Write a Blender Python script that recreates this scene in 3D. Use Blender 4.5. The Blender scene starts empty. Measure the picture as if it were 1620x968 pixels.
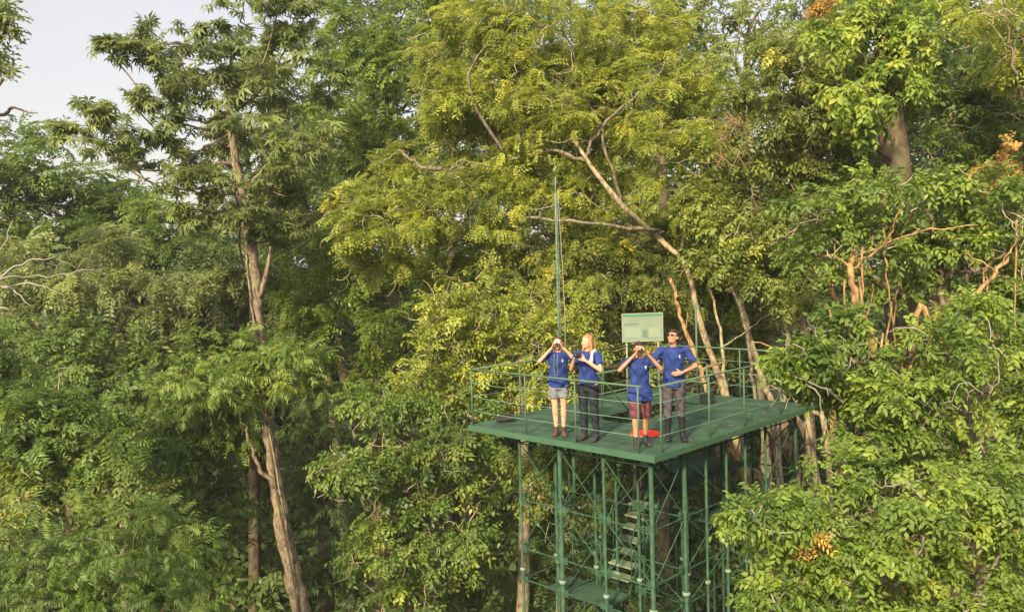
import bpy, bmesh, math, random
import numpy as np
from mathutils import Vector

# ------------------------------------------------------------------ camera, sky, sun, exposure
sc = bpy.context.scene
C = sc.collection
DZ = 20.0                                    # height of the tower deck above the forest floor
FPX, CAMH, PITCH, ROLL = 1304.5, 3.108, 0.04964, -0.02918
cc, ss = math.cos(ROLL), math.sin(ROLL)
r0 = np.array([1, 0, 0.]); u0 = np.array([0, math.sin(PITCH), math.cos(PITCH)])
FW = np.array([0, math.cos(PITCH), -math.sin(PITCH)])
IX = cc * r0 + ss * u0; IU = -ss * r0 + cc * u0
CAM = np.array([0, 0, CAMH + DZ])
cam_data = bpy.data.cameras.new('camera'); cam = bpy.data.objects.new('camera', cam_data); C.objects.link(cam)
from mathutils import Matrix
m = Matrix(((IX[0], IU[0], -FW[0], CAM[0]), (IX[1], IU[1], -FW[1], CAM[1]), (IX[2], IU[2], -FW[2], CAM[2]), (0, 0, 0, 1)))
cam.matrix_world = m
cam_data.sensor_width = 36; cam_data.lens = 36 * FPX / 1620
cam_data.clip_start = 0.1; cam_data.clip_end = 3000
sc.camera = cam
sc.view_settings.view_transform = 'Standard'; sc.view_settings.look = 'None'
sc.view_settings.exposure = 1.05; sc.view_settings.gamma = 1; sc.view_settings.use_curve_mapping = False
sc.render.engine = 'CYCLES'
sc.cycles.max_bounces = 7; sc.cycles.diffuse_bounces = 4; sc.cycles.glossy_bounces = 2
sc.cycles.transmission_bounces = 3; sc.cycles.transparent_max_bounces = 4
sc.cycles.use_denoising = True
sc.cycles.use_adaptive_sampling = True; sc.cycles.adaptive_threshold = 0.015

SUN_EL, SUN_AZ = math.radians(31), math.radians(203)     # azimuth measured clockwise from +Y
sd = np.array([math.sin(SUN_AZ) * math.cos(SUN_EL), math.cos(SUN_AZ) * math.cos(SUN_EL), math.sin(SUN_EL)])
w = bpy.data.worlds.new('World'); sc.world = w; w.use_nodes = True
nt = w.node_tree; nt.nodes.clear()
o_ = nt.nodes.new('ShaderNodeOutputWorld')
sky = nt.nodes.new('ShaderNodeTexSky'); sky.sky_type = 'NISHITA'; sky.sun_disc = False
sky.sun_elevation = SUN_EL; sky.sun_rotation = SUN_AZ; sky.air_density = 1.3; sky.dust_density = 3.0
b1 = nt.nodes.new('ShaderNodeBackground'); b1.inputs[1].default_value = 0.042
b2 = nt.nodes.new('ShaderNodeBackground'); b2.inputs[1].default_value = 0.33   # thin high cloud veil
tc = nt.nodes.new('ShaderNodeTexCoord')
nz = nt.nodes.new('ShaderNodeTexNoise'); nz.inputs['Scale'].default_value = 2.2; nz.inputs['Detail'].default_value = 5
cr = nt.nodes.new('ShaderNodeValToRGB')
cr.color_ramp.elements[0].position = .35; cr.color_ramp.elements[0].color = (1.02, 0.90, 0.86, 1)
cr.color_ramp.elements[1].position = .7; cr.color_ramp.elements[1].color = (1.12, 1.0, 0.94, 1)
ad = nt.nodes.new('ShaderNodeAddShader')
L = nt.links.new
L(tc.outputs['Generated'], nz.inputs['Vector']); L(nz.outputs['Fac'], cr.inputs[0]); 
sx = nt.nodes.new('ShaderNodeSeparateXYZ'); mr = nt.nodes.new('ShaderNodeMapRange')     # an overcast veil is brighter overhead than near the horizon
mr.inputs['From Min'].default_value = .30; mr.inputs['From Max'].default_value = .95; mr.inputs['To Min'].default_value = .28; mr.inputs['To Max'].default_value = .78
L(tc.outputs['Generated'], sx.inputs[0]); L(sx.outputs[2], mr.inputs[0]); L(mr.outputs[0], b2.inputs[1])
L(cr.outputs[0], b2.inputs[0])
L(sky.outputs[0], b1.inputs[0]); L(b1.outputs[0], ad.inputs[0]); L(b2.outputs[0], ad.inputs[1]); L(ad.outputs[0], o_.inputs[0])
sun_d = bpy.data.lights.new('sun', 'SUN'); sun_d.energy = 4.2; sun_d.angle = math.radians(5.0); sun_d.color = (1.0, 0.80, 0.49)
sun = bpy.data.objects.new('sun', sun_d); C.objects.link(sun)
sun.rotation_euler = Vector((-sd[0], -sd[1], -sd[2])).to_track_quat('-Z', 'Y').to_euler(); sun.location = (-20, -30, 60)

random.seed(7); rng = np.random.default_rng(11)

# ------------------------------------------------------------------ helpers
def P(px, py, d):                            # a point seen at this photo position, d metres away
    return CAM + d * (FW + (px - 810) / FPX * IX + (484 - py) / FPX * IU)
def deckpt(px, py, z=0.0):
    d = FW + (px - 810) / FPX * IX + (484 - py) / FPX * IU
    t = (DZ + z - CAM[2]) / d[2]
    return CAM + t * d
def project(X):
    v = X - CAM; d = v @ FW
    return 810 + FPX * (v @ IX) / d, 484 - FPX * (v @ IU) / d, d
F0 = np.array([2.1896, 13.0053, DZ]); UA = np.array([-0.71266, 0.70150, 0]); VB = np.array([0.70150, 0.71266, 0]); ZZ = np.array([0, 0, 1.])
DU, DV = 4.336, 5.80
def D(u, v, z=0.0): return F0 + u * UA + v * VB + z * ZZ

def tag(o, label=None, cat=None, group=None, kind=None):
    if label: o['label'] = label
    if cat: o['category'] = cat
    if group: o['group'] = group
    if kind: o['kind'] = kind
    return o
def link(name, me, mats, parent=None):
    o = bpy.data.objects.new(name, me); C.objects.link(o)
    for mm in (mats if isinstance(mats, (list, tuple)) else [mats]):
        if mm: me.materials.append(mm)
    if parent: o.parent = parent; o.matrix_parent_inverse = Matrix.Translation(-Vector(parent.location)) if parent.rotation_euler.z == 0 else parent.matrix_world.inverted()
    return o
def empty(name, loc, label=None, cat=None, group=None):
    o = bpy.data.objects.new(name, None); C.objects.link(o); o.location = [float(q) for q in loc]
    o.empty_display_size = .3
    return tag(o, label, cat, group)

# ---- materials
def mat(name, col, rough=.6, spec=.5, noise=None, bump=0, scale=8, metal=0, stretch=None):
    m = bpy.data.materials.new(name); m.use_nodes = True; nt = m.node_tree; b = nt.nodes['Principled BSDF']
    b.inputs['Base Color'].default_value = (*col, 1); b.inputs['Roughness'].default_value = rough
    b.inputs['Specular IOR Level'].default_value = spec; b.inputs['Metallic'].default_value = metal
    if noise or bump:
        t = nt.nodes.new('ShaderNodeTexCoord'); n = nt.nodes.new('ShaderNodeTexNoise'); n.inputs['Scale'].default_value = scale
        n.inputs['Detail'].default_value = 6
        if stretch:
            mp = nt.nodes.new('ShaderNodeMapping'); mp.inputs['Scale'].default_value = stretch
            nt.links.new(t.outputs['Object'], mp.inputs[0]); nt.links.new(mp.outputs[0], n.inputs['Vector'])
        else: nt.links.new(t.outputs['Object'], n.inputs['Vector'])
        if noise:
            r = nt.nodes.new('ShaderNodeValToRGB'); r.color_ramp.elements[0].position = .36; r.color_ramp.elements[1].position = .66
            r.color_ramp.elements[0].color = (*noise, 1); r.color_ramp.elements[1].color = (*col, 1)
            nt.links.new(n.outputs['Fac'], r.inputs[0]); nt.links.new(r.outputs[0], b.inputs['Base Color'])
            if name.startswith('bark'):              # lichen and moss in patches
                n2 = nt.nodes.new('ShaderNodeTexNoise'); n2.inputs['Scale'].default_value = 2.3; n2.inputs['Detail'].default_value = 8; nt.links.new(t.outputs['Object'], n2.inputs['Vector'])
                r2 = nt.nodes.new('ShaderNodeValToRGB'); r2.color_ramp.elements[0].position = .54; r2.color_ramp.elements[1].position = .62
                mx = nt.nodes.new('ShaderNodeMix'); mx.data_type = 'RGBA'; mx.inputs[7].default_value = (col[0] * .75 + .02, col[1] * .85 + .025, col[2] * .75 + .01, 1)
                nt.links.new(n2.outputs['Fac'], r2.inputs[0]); nt.links.new(r2.outputs[0], mx.inputs[0]); nt.links.new(r.outputs[0], mx.inputs[6]); nt.links.new(mx.outputs[2], b.inputs['Base Color'])
        if bump:
            bp = nt.nodes.new('ShaderNodeBump'); bp.inputs['Strength'].default_value = bump; bp.inputs['Distance'].default_value = .03
            nt.links.new(n.outputs['Fac'], bp.inputs['Height']); nt.links.new(bp.outputs[0], b.inputs['Normal'])
    return m
def leafmat(name, cols, trans=.45, gloss=.025, rough=.5):
    """leaf colour follows the leaf's own age value (a per-leaf attribute)"""
    m = bpy.data.materials.new(name); m.use_nodes = True; nt = m.node_tree; nt.nodes.clear()
    out = nt.nodes.new('ShaderNodeOutputMaterial')
    a = nt.nodes.new('ShaderNodeAttribute'); a.attribute_name = 'age'
    r = nt.nodes.new('ShaderNodeValToRGB'); el = r.color_ramp.elements
    n = len(cols)
    while len(el) < n: el.new(.5)
    for i, c in enumerate(cols):
        el[i].position = c[0]; el[i].color = (*c[1], 1)
    cols = [(p, (c[0] * 1.5, c[1] * 1.5, c[2] * 1.4)) for p, c in cols]
    for i, c in enumerate(cols): el[i].color = (*c[1], 1)
    d = nt.nodes.new('ShaderNodeBsdfDiffuse'); t = nt.nodes.new('ShaderNodeBsdfTranslucent')
    hs = nt.nodes.new('ShaderNodeHueSaturation'); hs.inputs['Hue'].default_value = .485; hs.inputs['Value'].default_value = 1.25
    g = nt.nodes.new('ShaderNodeBsdfGlossy'); g.inputs['Roughness'].default_value = rough; g.inputs['Color'].default_value = (.9, .95, .9, 1)
    m1 = nt.nodes.new('ShaderNodeMixShader'); m1.inputs[0].default_value = trans
    m2 = nt.nodes.new('ShaderNodeMixShader'); m2.inputs[0].default_value = gloss
    l = nt.links.new
    l(a.outputs['Fac'], r.inputs[0]); l(r.outputs[0], d.inputs[0]); l(r.outputs[0], hs.inputs['Color']); l(hs.outputs[0], t.inputs[0])
    l(d.outputs[0], m1.inputs[1]); l(t.outputs[0], m1.inputs[2]); l(m1.outputs[0], m2.inputs[1]); l(g.outputs[0], m2.inputs[2]); l(m2.outputs[0], out.inputs[0])
    return m
LM = {
 'dull':   leafmat('leaf_dull', [(0, (.070, .094, .034)), (.45, (.118, .158, .052)), (.8, (.180, .220, .064)), (1, (.26, .23, .07))], gloss=.03),
 'mid':    leafmat('leaf_mid', [(0, (.045, .080, .020)), (.5, (.095, .155, .032)), (.85, (.172, .222, .044)), (1, (.25, .28, .06))]),
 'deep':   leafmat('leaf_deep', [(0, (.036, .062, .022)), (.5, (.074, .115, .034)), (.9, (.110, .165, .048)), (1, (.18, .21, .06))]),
 'bright': leafmat('leaf_bright', [(0, (.058, .100, .020)), (.5, (.125, .185, .034)), (.85, (.205, .265, .044)), (1, (.33, .36, .07))]),
 'yellow': leafmat('leaf_yellow', [(0, (.115, .152, .030)), (.5, (.215, .258, .045)), (.85, (.325, .350, .055)), (1, (.42, .37, .09))]),
 'olive':  leafmat('leaf_olive', [(0, (.070, .100, .024)), (.5, (.140, .178, .038)), (.85, (.23, .26, .052)), (1, (.40, .38, .06))]),
 'lime':   leafmat('leaf_lime', [(0, (.052, .094, .018)), (.5, (.128, .192, .030)), (.85, (.200, .265, .042)), (1, (.27, .30, .055))]),
 'gold':   leafmat('leaf_gold', [(0, (.13, .17, .025)), (.5, (.28, .31, .035)), (.85, (.44, .41, .045)), (1, (.5, .30, .05))]),
 'rust':  leafmat('leaf_rust', [(0, (.10, .09, .03)), (.5, (.24, .15, .04)), (1, (.38, .24, .06))], trans=.3),
 'brown':  leafmat('leaf_dry', [(0, (.14, .09, .03)), (.5, (.32, .17, .04)), (1, (.46, .28, .06))], trans=.3),
}
bark_pale = mat('bark_pale', (.28, .225, .165), .9, .15, (.085, .068, .052), .6, 13, stretch=(1, 1, .55))
bark_grey = mat('bark_grey', (.24, .205, .155), .9, .15, (.075, .062, .045), .6, 13, stretch=(1, 1, .55))
bark_dark = mat('bark_dark', (.13, .10, .07), .9, .2, (.05, .038, .028), .8, 6, stretch=(1, 1, .5))
bark_light = mat('bark_light', (.43, .36, .25), .9, .15, (.15, .12, .08), .6, 13, stretch=(1, 1, .5))
bark_red = mat('bark_orange_lit', (.42, .27, .13), .9, .15, (.13, .08, .045), .6, 13, stretch=(1, 1, .5))  # orange-brown root bark; also holds the orange light on the lit trunk
twig_pale = mat('twig_pale', (.36, .31, .22), .9, .1)
twig_red = mat('twig_red', (.28, .19, .12), .9, .1)
twig_grey = mat('twig_grey', (.27, .255, .225), .9, .1)

# ---- tubes as numpy, gathered and linked as one mesh
class Mesh:
    def __init__(s): s.v = []; s.f = []; s.n = 0
    def add(s, v, f): s.v.append(np.asarray(v, float)); s.f.append(np.asarray(f, int) + s.n); s.n += len(v)
    def tube(s, pts, rad, sides=6, caps=True):
        pts = np.asarray(pts, float); n = len(pts); rad = np.broadcast_to(np.asarray(rad, float), (n,))
        t = np.gradient(pts, axis=0); t /= np.linalg.norm(t, axis=1)[:, None] + 1e-9
        ref = np.array([0.31, .95, .05]) if abs(t.mean(0)[2]) > .6 else np.array([0, 0, 1.])
        x = np.cross(t, ref); x /= np.linalg.norm(x, axis=1)[:, None] + 1e-9; y = np.cross(t, x)
        a = np.arange(sides) * 2 * math.pi / sides
        ring = (pts[:, None] + rad[:, None, None] * (np.cos(a)[None, :, None] * x[:, None] + np.sin(a)[None, :, None] * y[:, None])).reshape(-1, 3)
        i = np.arange(n - 1)[:, None] * sides; j = np.arange(sides)[None]; k = (j + 1) % sides
        q = np.stack([i + j, i + k, i + sides + k, i + sides + j], -1).reshape(-1, 4)
        s.add(ring, q)
        if caps:
            c = np.array([pts[0], pts[-1]]); base = s.n; s.v.append(c); s.n += 2
            o = base - len(ring); jj = np.arange(sides); kk = (jj + 1) % sides
            s.f.append(np.stack([np.full(sides, base), o + kk, o + jj, o + jj], -1)); 
            s.f.append(np.stack([np.full(sides, base + 1), o + (n - 1) * sides + jj, o + (n - 1) * sides + kk, o + (n - 1) * sides + kk], -1))
    def box(s, o, x, y, z):                   # a box from its corner o and three edge vectors
        o, x, y, z = map(np.asarray, (o, x, y, z))
        v = [o, o + x, o + x + y, o + y, o + z, o + x + z, o + x + y + z, o + y + z]
        s.add(v, [(0, 3, 2, 1), (4, 5, 6, 7), (0, 1, 5, 4), (1, 2, 6, 5), (2, 3, 7, 6), (3, 0, 4, 7)])
    def build(s, name, mt, parent=None, smooth=True, origin=None):
        v = np.concatenate(s.v); f = np.concatenate(s.f)
        if origin is not None: v = v - np.asarray(origin)
        me = bpy.data.meshes.new(name)
        tri = f[:, 2] == f[:, 3]
        fq = f[~tri]; ft = f[tri][:, :3]
        me.vertices.add(len(v)); me.vertices.foreach_set('co', v.astype(np.float32).ravel())
        li = np.concatenate([fq.ravel(), ft.ravel()]); me.loops.add(len(li)); me.loops.foreach_set('vertex_index', li.astype(np.int32))
        st = np.concatenate([np.arange(len(fq)) * 4, len(fq) * 4 + np.arange(len(ft)) * 3])
        me.polygons.add(len(st)); me.polygons.foreach_set('loop_start', st.astype(np.int32))
        me.update(calc_edges=True)
        me.polygons.foreach_set('use_smooth', np.full(len(st), bool(smooth)))
        o = link(name, me, mt)
        if origin is not None: o.location = [float(q) for q in origin]
        if parent:
            o.parent = parent; pl = np.array(parent.location)
            o.location = Vector(o.location) - parent.location if parent.rotation_euler.z == 0 else o.location
        return o

def curve(pts, n=8, wob=0.0):                 # Catmull-Rom through pts
    p = np.asarray(pts, float); p = np.vstack([2 * p[0] - p[1], p, 2 * p[-1] - p[-2]]); out = []
    for i in range(1, len(p) - 2):
        for t in np.linspace(0, 1, n, endpoint=False):
            out.append(.5 * ((2 * p[i]) + (-p[i - 1] + p[i + 1]) * t + (2 * p[i - 1] - 5 * p[i] + 4 * p[i + 1] - p[i + 2]) * t * t + (-p[i - 1] + 3 * p[i] - 3 * p[i + 1] + p[i + 2]) * t ** 3))
    out.append(p[-2]); out = np.array(out)
    if wob: out[1:-1] += rng.normal(0, wob, (len(out) - 2, 3))
    return out

# ------------------------------------------------------------------ leaf sprays (templates), then crowns
def leaf(base, ax, up, ln, wd, fold=.25, big=False, bend=.2):
    ax = ax / np.linalg.norm(ax); sd_ = np.cross(ax, up); sd_ /= np.linalg.norm(sd_) + 1e-9; up = np.cross(sd_, ax)
    if not big:
        v = [base, base + ax * ln * .45 + sd_ * wd * .5 + up * fold * wd, base + ax * ln - up * bend * ln, base + ax * ln * .45 - sd_ * wd * .5 + up * fold * wd]
        return np.array(v), np.array([[0, 1, 2, 3]])
    v = [base, base + ax * ln * .28 + sd_ * wd * .46 + up * fold * wd, base + ax * ln * .68 + sd_ * wd * .40 + up * (fold * wd - bend * ln * .4), base + ax * ln - up * bend * ln,
         base + ax * ln * .68 - sd_ * wd * .40 + up * (fold * wd - bend * ln * .4), base + ax * ln * .28 - sd_ * wd * .46 + up * fold * wd]
    return np.array(v), np.array([[0, 1, 2, 3], [0, 3, 4, 5]])
def template(kind, r):
    V = []; Fc = []; G = []; n = 0
    def put(*a, **k):
        nonlocal n
        v, f = leaf(*a, **k); V.append(v); Fc.append(f + n); n += len(v); G.append(np.full(len(f), r.uniform(0, 1)))
    up = np.array([0, 0, 1.])
    if kind == 'fine':                        # feathery compound leaves, drooping
        for fr in range(3):
            a = r.uniform(-.9, .9); ax = np.array([math.cos(a), math.sin(a), r.uniform(-.2, .35)]); ax /= np.linalg.norm(ax)
            sdv = np.cross(ax, up); LL = r.uniform(.30, .48)
            for i in range(6):
                t = (i + 1) / 6; b = ax * LL * t - up * LL * .55 * t * t
                for sg in (-1, 1):
                    put(b, ax * .55 + sdv * sg + up * r.uniform(-.5, .1), up + r.normal(0, .25, 3), r.uniform(.10, .15), r.uniform(.035, .055))
    elif kind == 'broad':
        for tw in range(2):
            a = r.uniform(-.8, .8); ax = np.array([math.cos(a), math.sin(a), r.uniform(-.3, .4)]); ax /= np.linalg.norm(ax); sdv = np.cross(ax, up); LL = r.uniform(.3, .5)
            for i in range(7):
                t = (i + .7) / 7; b = ax * LL * t - up * LL * .35 * t * t
                sg = 1 if i % 2 else -1
                put(b, ax * .6 + sdv * sg * r.uniform(.5, 1.1) + up * r.uniform(-.7, .1), up + r.normal(0, .35, 3), r.uniform(.12, .2), r.uniform(.06, .10))
    elif kind == 'whorl':
        for hub in range(2):
            c = np.array([r.uniform(.0, .25), r.uniform(-.2, .2), r.uniform(-.04, .08)]); n0 = r.uniform(0, 6)
            for i in range(8):
                a = n0 + i * math.pi / 4 + r.uniform(-.15, .15)
                put(c, np.array([math.cos(a), math.sin(a), r.uniform(-.45, .05)]), up, r.uniform(.20, .30), r.uniform(.06, .085), bend=.25)
    elif kind == 'droop':                     # long hanging leaflets
        for tw in range(2):
            a = r.uniform(-.9, .9); ax = np.array([math.cos(a), math.sin(a), r.uniform(-.1, .3)]); ax /= np.linalg.norm(ax); sdv = np.cross(ax, up); LL = r.uniform(.4, .6)
            for i in range(7):
                t = (i + 1) / 7; b = ax * LL * t - up * LL * .3 * t * t
                for sg in (-1, 1):
                    put(b, ax * .5 + sdv * sg * .8 - up * r.uniform(.3, .9), up + r.normal(0, .2, 3), r.uniform(.18, .26), r.uniform(.04, .06), bend=.3)
    elif kind == 'big':
        ax = np.array([1, 0, r.uniform(-.2, .3)]); ax /= np.linalg.norm(ax); sdv = np.cross(ax, up); LL = r.uniform(.35, .55)
        for i in range(8):
            t = (i + .5) / 8; b = ax * LL * t - up * LL * .3 * t * t; sg = 1 if i % 2 else -1
            put(b, ax * .6 + sdv * sg * r.uniform(.4, 1.1) + up * r.uniform(-.9, .15), up + r.normal(0, .4, 3), r.uniform(.13, .20), r.uniform(.07, .11), big=True, bend=r.uniform(.1, .35), fold=.18)
    elif kind == 'strap':
        for i in range(12):
            a = r.uniform(-1.4, 1.4)
            put(np.zeros(3), np.array([math.cos(a), math.sin(a), r.uniform(-.6, .9)]), up, r.uniform(.35, .6), r.uniform(.03, .05), bend=.5, big=True)
    return np.concatenate(V), np.concatenate(Fc), np.concatenate(G)
tr = np.random.default_rng(5)
TPL = {k: [template(k, tr) for _ in range(6)] for k in ('fine', 'broad', 'whorl', 'droop', 'big', 'strap')}

TPL['big'][4] = TPL['broad'][0]; TPL['fine'][5] = TPL['broad'][1]; TPL['droop'][4] = TPL['broad'][2]; TPL['droop'][5] = TPL['fine'][0]   # a few sprays of another habit in every crown
def sprays_mesh(name, kind, pos, ax, age, scale, mt, parent):
    """one crown mesh out of leaf sprays: pos, axis, age, scale per spray"""
    N = len(pos)
    up = np.tile([0, 0, 1.], (N, 1)) + rng.normal(0, .22, (N, 3)); up += .25 * sd[None] * np.array([1, 1, 0.])[None]
    ax = ax / (np.linalg.norm(ax, axis=1)[:, None] + 1e-9)
    sdv = np.cross(up, ax); sdv /= np.linalg.norm(sdv, axis=1)[:, None] + 1e-9; zu = np.cross(ax, sdv)
    R = np.stack([ax, sdv, zu], 1)            # rows: local axes
    vs = []; fs = []; ages = []; n0 = 0
    which = rng.integers(0, 6, N)
    for k in range(6):
        ix = np.where(which == k)[0]
        if not len(ix): continue
        T, Fk, G = TPL[kind][k]
        v = np.einsum('vk,nkj->nvj', T, R[ix]) * scale[ix, None, None] + pos[ix, None]
        f = Fk[None] + (np.arange(len(ix)) * len(T))[:, None, None] + n0
        g = np.clip(age[ix, None] + (G[None] - .5) * .22 + rng.normal(0, .05, (len(ix), len(G))), 0, 1)
        n0 += len(ix) * len(T); vs.append(v.reshape(-1, 3)); fs.append(f.reshape(-1, 4)); ages.append(g.ravel())
    v = np.concatenate(vs); f = np.concatenate(fs); g = np.concatenate(ages)
    me = bpy.data.meshes.new(name)
    me.vertices.add(len(v)); me.vertices.foreach_set('co', v.astype(np.float32).ravel())
    me.loops.add(f.size); me.loops.foreach_set('vertex_index', f.astype(np.int32).ravel())
    me.polygons.add(len(f)); me.polygons.foreach_set('loop_start', (np.arange(len(f)) * 4).astype(np.int32))
    me.update(calc_edges=True)
    at = me.attributes.new('age', 'FLOAT', 'FACE'); at.data.foreach_set('value', g.astype(np.float32))
    global NLEAF; NLEAF += len(f)
    o = link(name, me, mt)
    if parent: o.parent = parent; o.location = -Vector(parent.location)
    return o
NLEAF = 0

def crown_points(blobs, rc, cov, ns, flat=1.0, front=.45, droopy=.25, spread=1.0, fill=.35):
    """clumps over the skin of every blob, sprays radiating from every clump"""
    pos = []; ax = []; age = []; clumps = []
    for (c, r3) in blobs:
        c = np.asarray(c); r3 = np.asarray(r3); rm = (r3[0] * r3[1] * r3[2]) ** (1 / 3)
        rcc = min(rc, rm * .7)
        nC = max(3, int(cov * 4 * rm * rm / rcc ** 2)); nC = int(nC * (1 + fill))
        dirs = rng.normal(0, 1, (nC, 3)); dirs[:, 2] += .15; dirs /= np.linalg.norm(dirs, axis=1)[:, None]
        tocam = CAM - c; tocam /= np.linalg.norm(tocam)
        keep = (dirs @ tocam > -.25) | (rng.uniform(size=nC) < front)
        dirs = dirs[keep]; nC = len(dirs)
        rad = np.where(rng.uniform(size=nC) < fill / (1 + fill), rng.uniform(.2, .75, nC), rng.uniform(.78, 1.12, nC))
        cp = c + dirs * r3 * rad[:, None]
        blobage = rng.normal(0, .06)
        for q, dv in zip(cp, dirs):
            clumps.append((c, q))
            k = max(4, int(ns * rng.uniform(.6, 1.3)))
            dd = rng.normal(0, 1, (k, 3)) * [1, 1, .75] + dv * .9; dd[:, 2] += .12
            dd /= np.linalg.norm(dd, axis=1)[:, None]
            rr = rcc * rng.uniform(.75, 1.25)
            pos.append(q + dd * rr * rng.uniform(.15, .95, (k, 1)) * [1, 1, flat] * spread)
            a = dd + rng.normal(0, .25, (k, 3)); a[:, 2] -= droopy; ax.append(a)
            # younger (yellower) leaves grow at the outer tips
            age.append(.38 + blobage + rng.normal(0, .13) + rng.normal(0, .06, k))
    return np.concatenate(pos), np.concatenate(ax), np.concatenate(age), clumps

def B(px, py, rpx, d, sq=.8):
    r = rpx * d / FPX
    return (P(px, py, d), (r, r, r * sq))

def tree(name, label, cat, leafkind, lm, blobs, path, bark, rc=.55, cov=.8, ns=12, scale=1.0, flat=.8, droopy=.25, ageo=0,
         limbs=True, twigs=0, twigmat=None, group=None, limb_r=.35, fill=.35, front=.45, twlen=.9, clumptwigs=.3, agespread=1.0, limbfrac=.8):
    """path: [(point, radius)...] from the ground up; blobs: [(centre, radii)]"""
    pts = np.array([q[0] for q in path]); rd = np.array([q[1] for q in path])
    base = np.array([pts[0][0], pts[0][1], 0.0]) if pts[0][2] > .5 else pts[0]
    if pts[0][2] > .5:                        # run the trunk down to the forest floor
        dv = pts[0] - pts[1]; k = min(1.0, pts[0][2] / max(.01, -dv[2]) if dv[2] < 0 else 1) 
        gx = pts[0] + np.array([dv[0], dv[1], 0]) * .6; gx[2] = -.2
        pts = np.vstack([gx, pts]); rd = np.concatenate([[rd[0] * 1.5], rd]); base = np.array([gx[0], gx[1], 0])
    t = empty(name, base, label, cat, group)
    cv = curve(pts, 7, .0); rr = np.interp(np.linspace(0, 1, len(cv)), np.linspace(0, 1, len(rd)), rd)
    cv[1:-1] += rng.normal(0, .25, (len(cv) - 2, 3)) * rr[1:-1, None] * .5
    tm = Mesh(); tm.tube(cv, rr * rng.uniform(.93, 1.07, len(rr)), 12)
    br = Mesh(); 
    for (c, r3) in blobs if limbs else []:
        if rng.uniform() > limbfrac: continue
        z = c[2] - r3[2] * .4; hd = np.linalg.norm((cv - c) * [1, 1, .6], axis=1) + np.where(cv[:, 2] > z, 4, 0)
        k = int(np.argmin(hd + rng.uniform(0, 1.2, len(hd)))); s = cv[k]; mid = (s + c) / 2 + np.array([0, 0, -.18 * np.linalg.norm(c - s)]) + rng.normal(0, .1, 3)
        ln = np.linalg.norm(c - s); r_a = min(rr[k] * .6, .03 + .018 * ln) * (limb_r / .35)
        q = curve([s, mid, c], 6, .03); br.tube(q, np.linspace(r_a, .02, len(q)), 6)
    pos, ax, age, clumps = crown_points(blobs, rc, cov, ns, flat, front, droopy, fill=fill)
    px, py, dd = project(pos)
    # skip foliage that no nearby viewpoint could see
    ok = (px > -260) & (px < 1880) & (py > -300) & (py < 1250)
    pos, ax, age = pos[ok], ax[ok], age[ok]
    for (c, q) in clumps:
        if rng.uniform() < clumptwigs:
            x_, y_, d_ = project(q)
            if -100 < x_ < 1720 and -100 < y_ < 1100:
                mid = (c + q) / 2 + rng.normal(0, .12, 3) * np.linalg.norm(q - c)
                br.tube(curve([c, mid, q], 4), np.linspace(.025, .007, 9), 4, caps=False)
    tm.build('trunk', bark, t)
    if br.v: br.build('branches', bark, t)
    if twigs:
        tw = Mesh()
        idx = rng.choice(len(clumps), min(len(clumps), twigs), replace=False)
        for i in idx:
            c, q = clumps[i]; dv = (q - c); dv /= np.linalg.norm(dv) + 1e-9
            p = q - dv * .25; pts_ = [p]; d = dv * .6 + rng.normal(0, .7, 3)
            for s in range(7):
                d = d + rng.normal(0, .55, 3); d[2] -= .10; d /= np.linalg.norm(d); p = p + d * twlen * .17; pts_.append(p)
                if rng.uniform() < .4:
                    d2 = d + rng.normal(0, .8, 3); d2 /= np.linalg.norm(d2)
                    e = p + d2 * twlen * .25; tw.tube(np.array([p, (p + e) / 2 + rng.normal(0, .03, 3), e + rng.normal(0, .05, 3)]), [.009, .007, .004], 3, caps=False)
            tw.tube(np.array(pts_), np.linspace(.016, .006, len(pts_)), 4, caps=False)
        tw.build('twigs', twigmat or twig_pale, t)
    age = np.clip(.38 + (age - .38) * agespread + ageo, 0, 1)
    sprays_mesh('crown', leafkind, pos, ax, age, scale * rng.uniform(.62, 1.3, len(pos)), LM[lm], t)
    return t
def PR(*a):                                   # trunk path from (px, py, d, radius)
    return [(P(x, y, d), r) for (x, y, d, r) in a]
def BL(d, *a, sq=.8, dj=.8):                  # blobs from (px, py, r[, extra depth])
    out = []
    for q in a:
        dd = d + (q[3] if len(q) > 3 else rng.uniform(-dj, dj)); out.append(B(q[0], q[1], q[2], dd, sq))
    return out

# ------------------------------------------------------------------ setting: forest floor
me = bpy.data.meshes.new('ground'); N = 60
gx, gy = np.meshgrid(np.linspace(-1, 1, N), np.linspace(-1, 1, N)); sgn = lambda q: np.sign(q) * np.abs(q) ** 2.2 * 1500
X = sgn(gx); Y = sgn(gy) + 20; Z = -.3 + .25 * np.sin(X * .35) * np.cos(Y * .27)
vv = np.stack([X, Y, Z], -1).reshape(-1, 3); i, j = np.meshgrid(np.arange(N - 1), np.arange(N - 1)); q = (j * N + i).ravel()
me.from_pydata(vv.tolist(), [], np.stack([q, q + 1, q + N + 1, q + N], -1).tolist())
g = link('ground', me, mat('leaf_litter', (.045, .05, .022), .95, .05, (.02, .022, .012), .5, 3)); tag(g, kind='structure')

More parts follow.
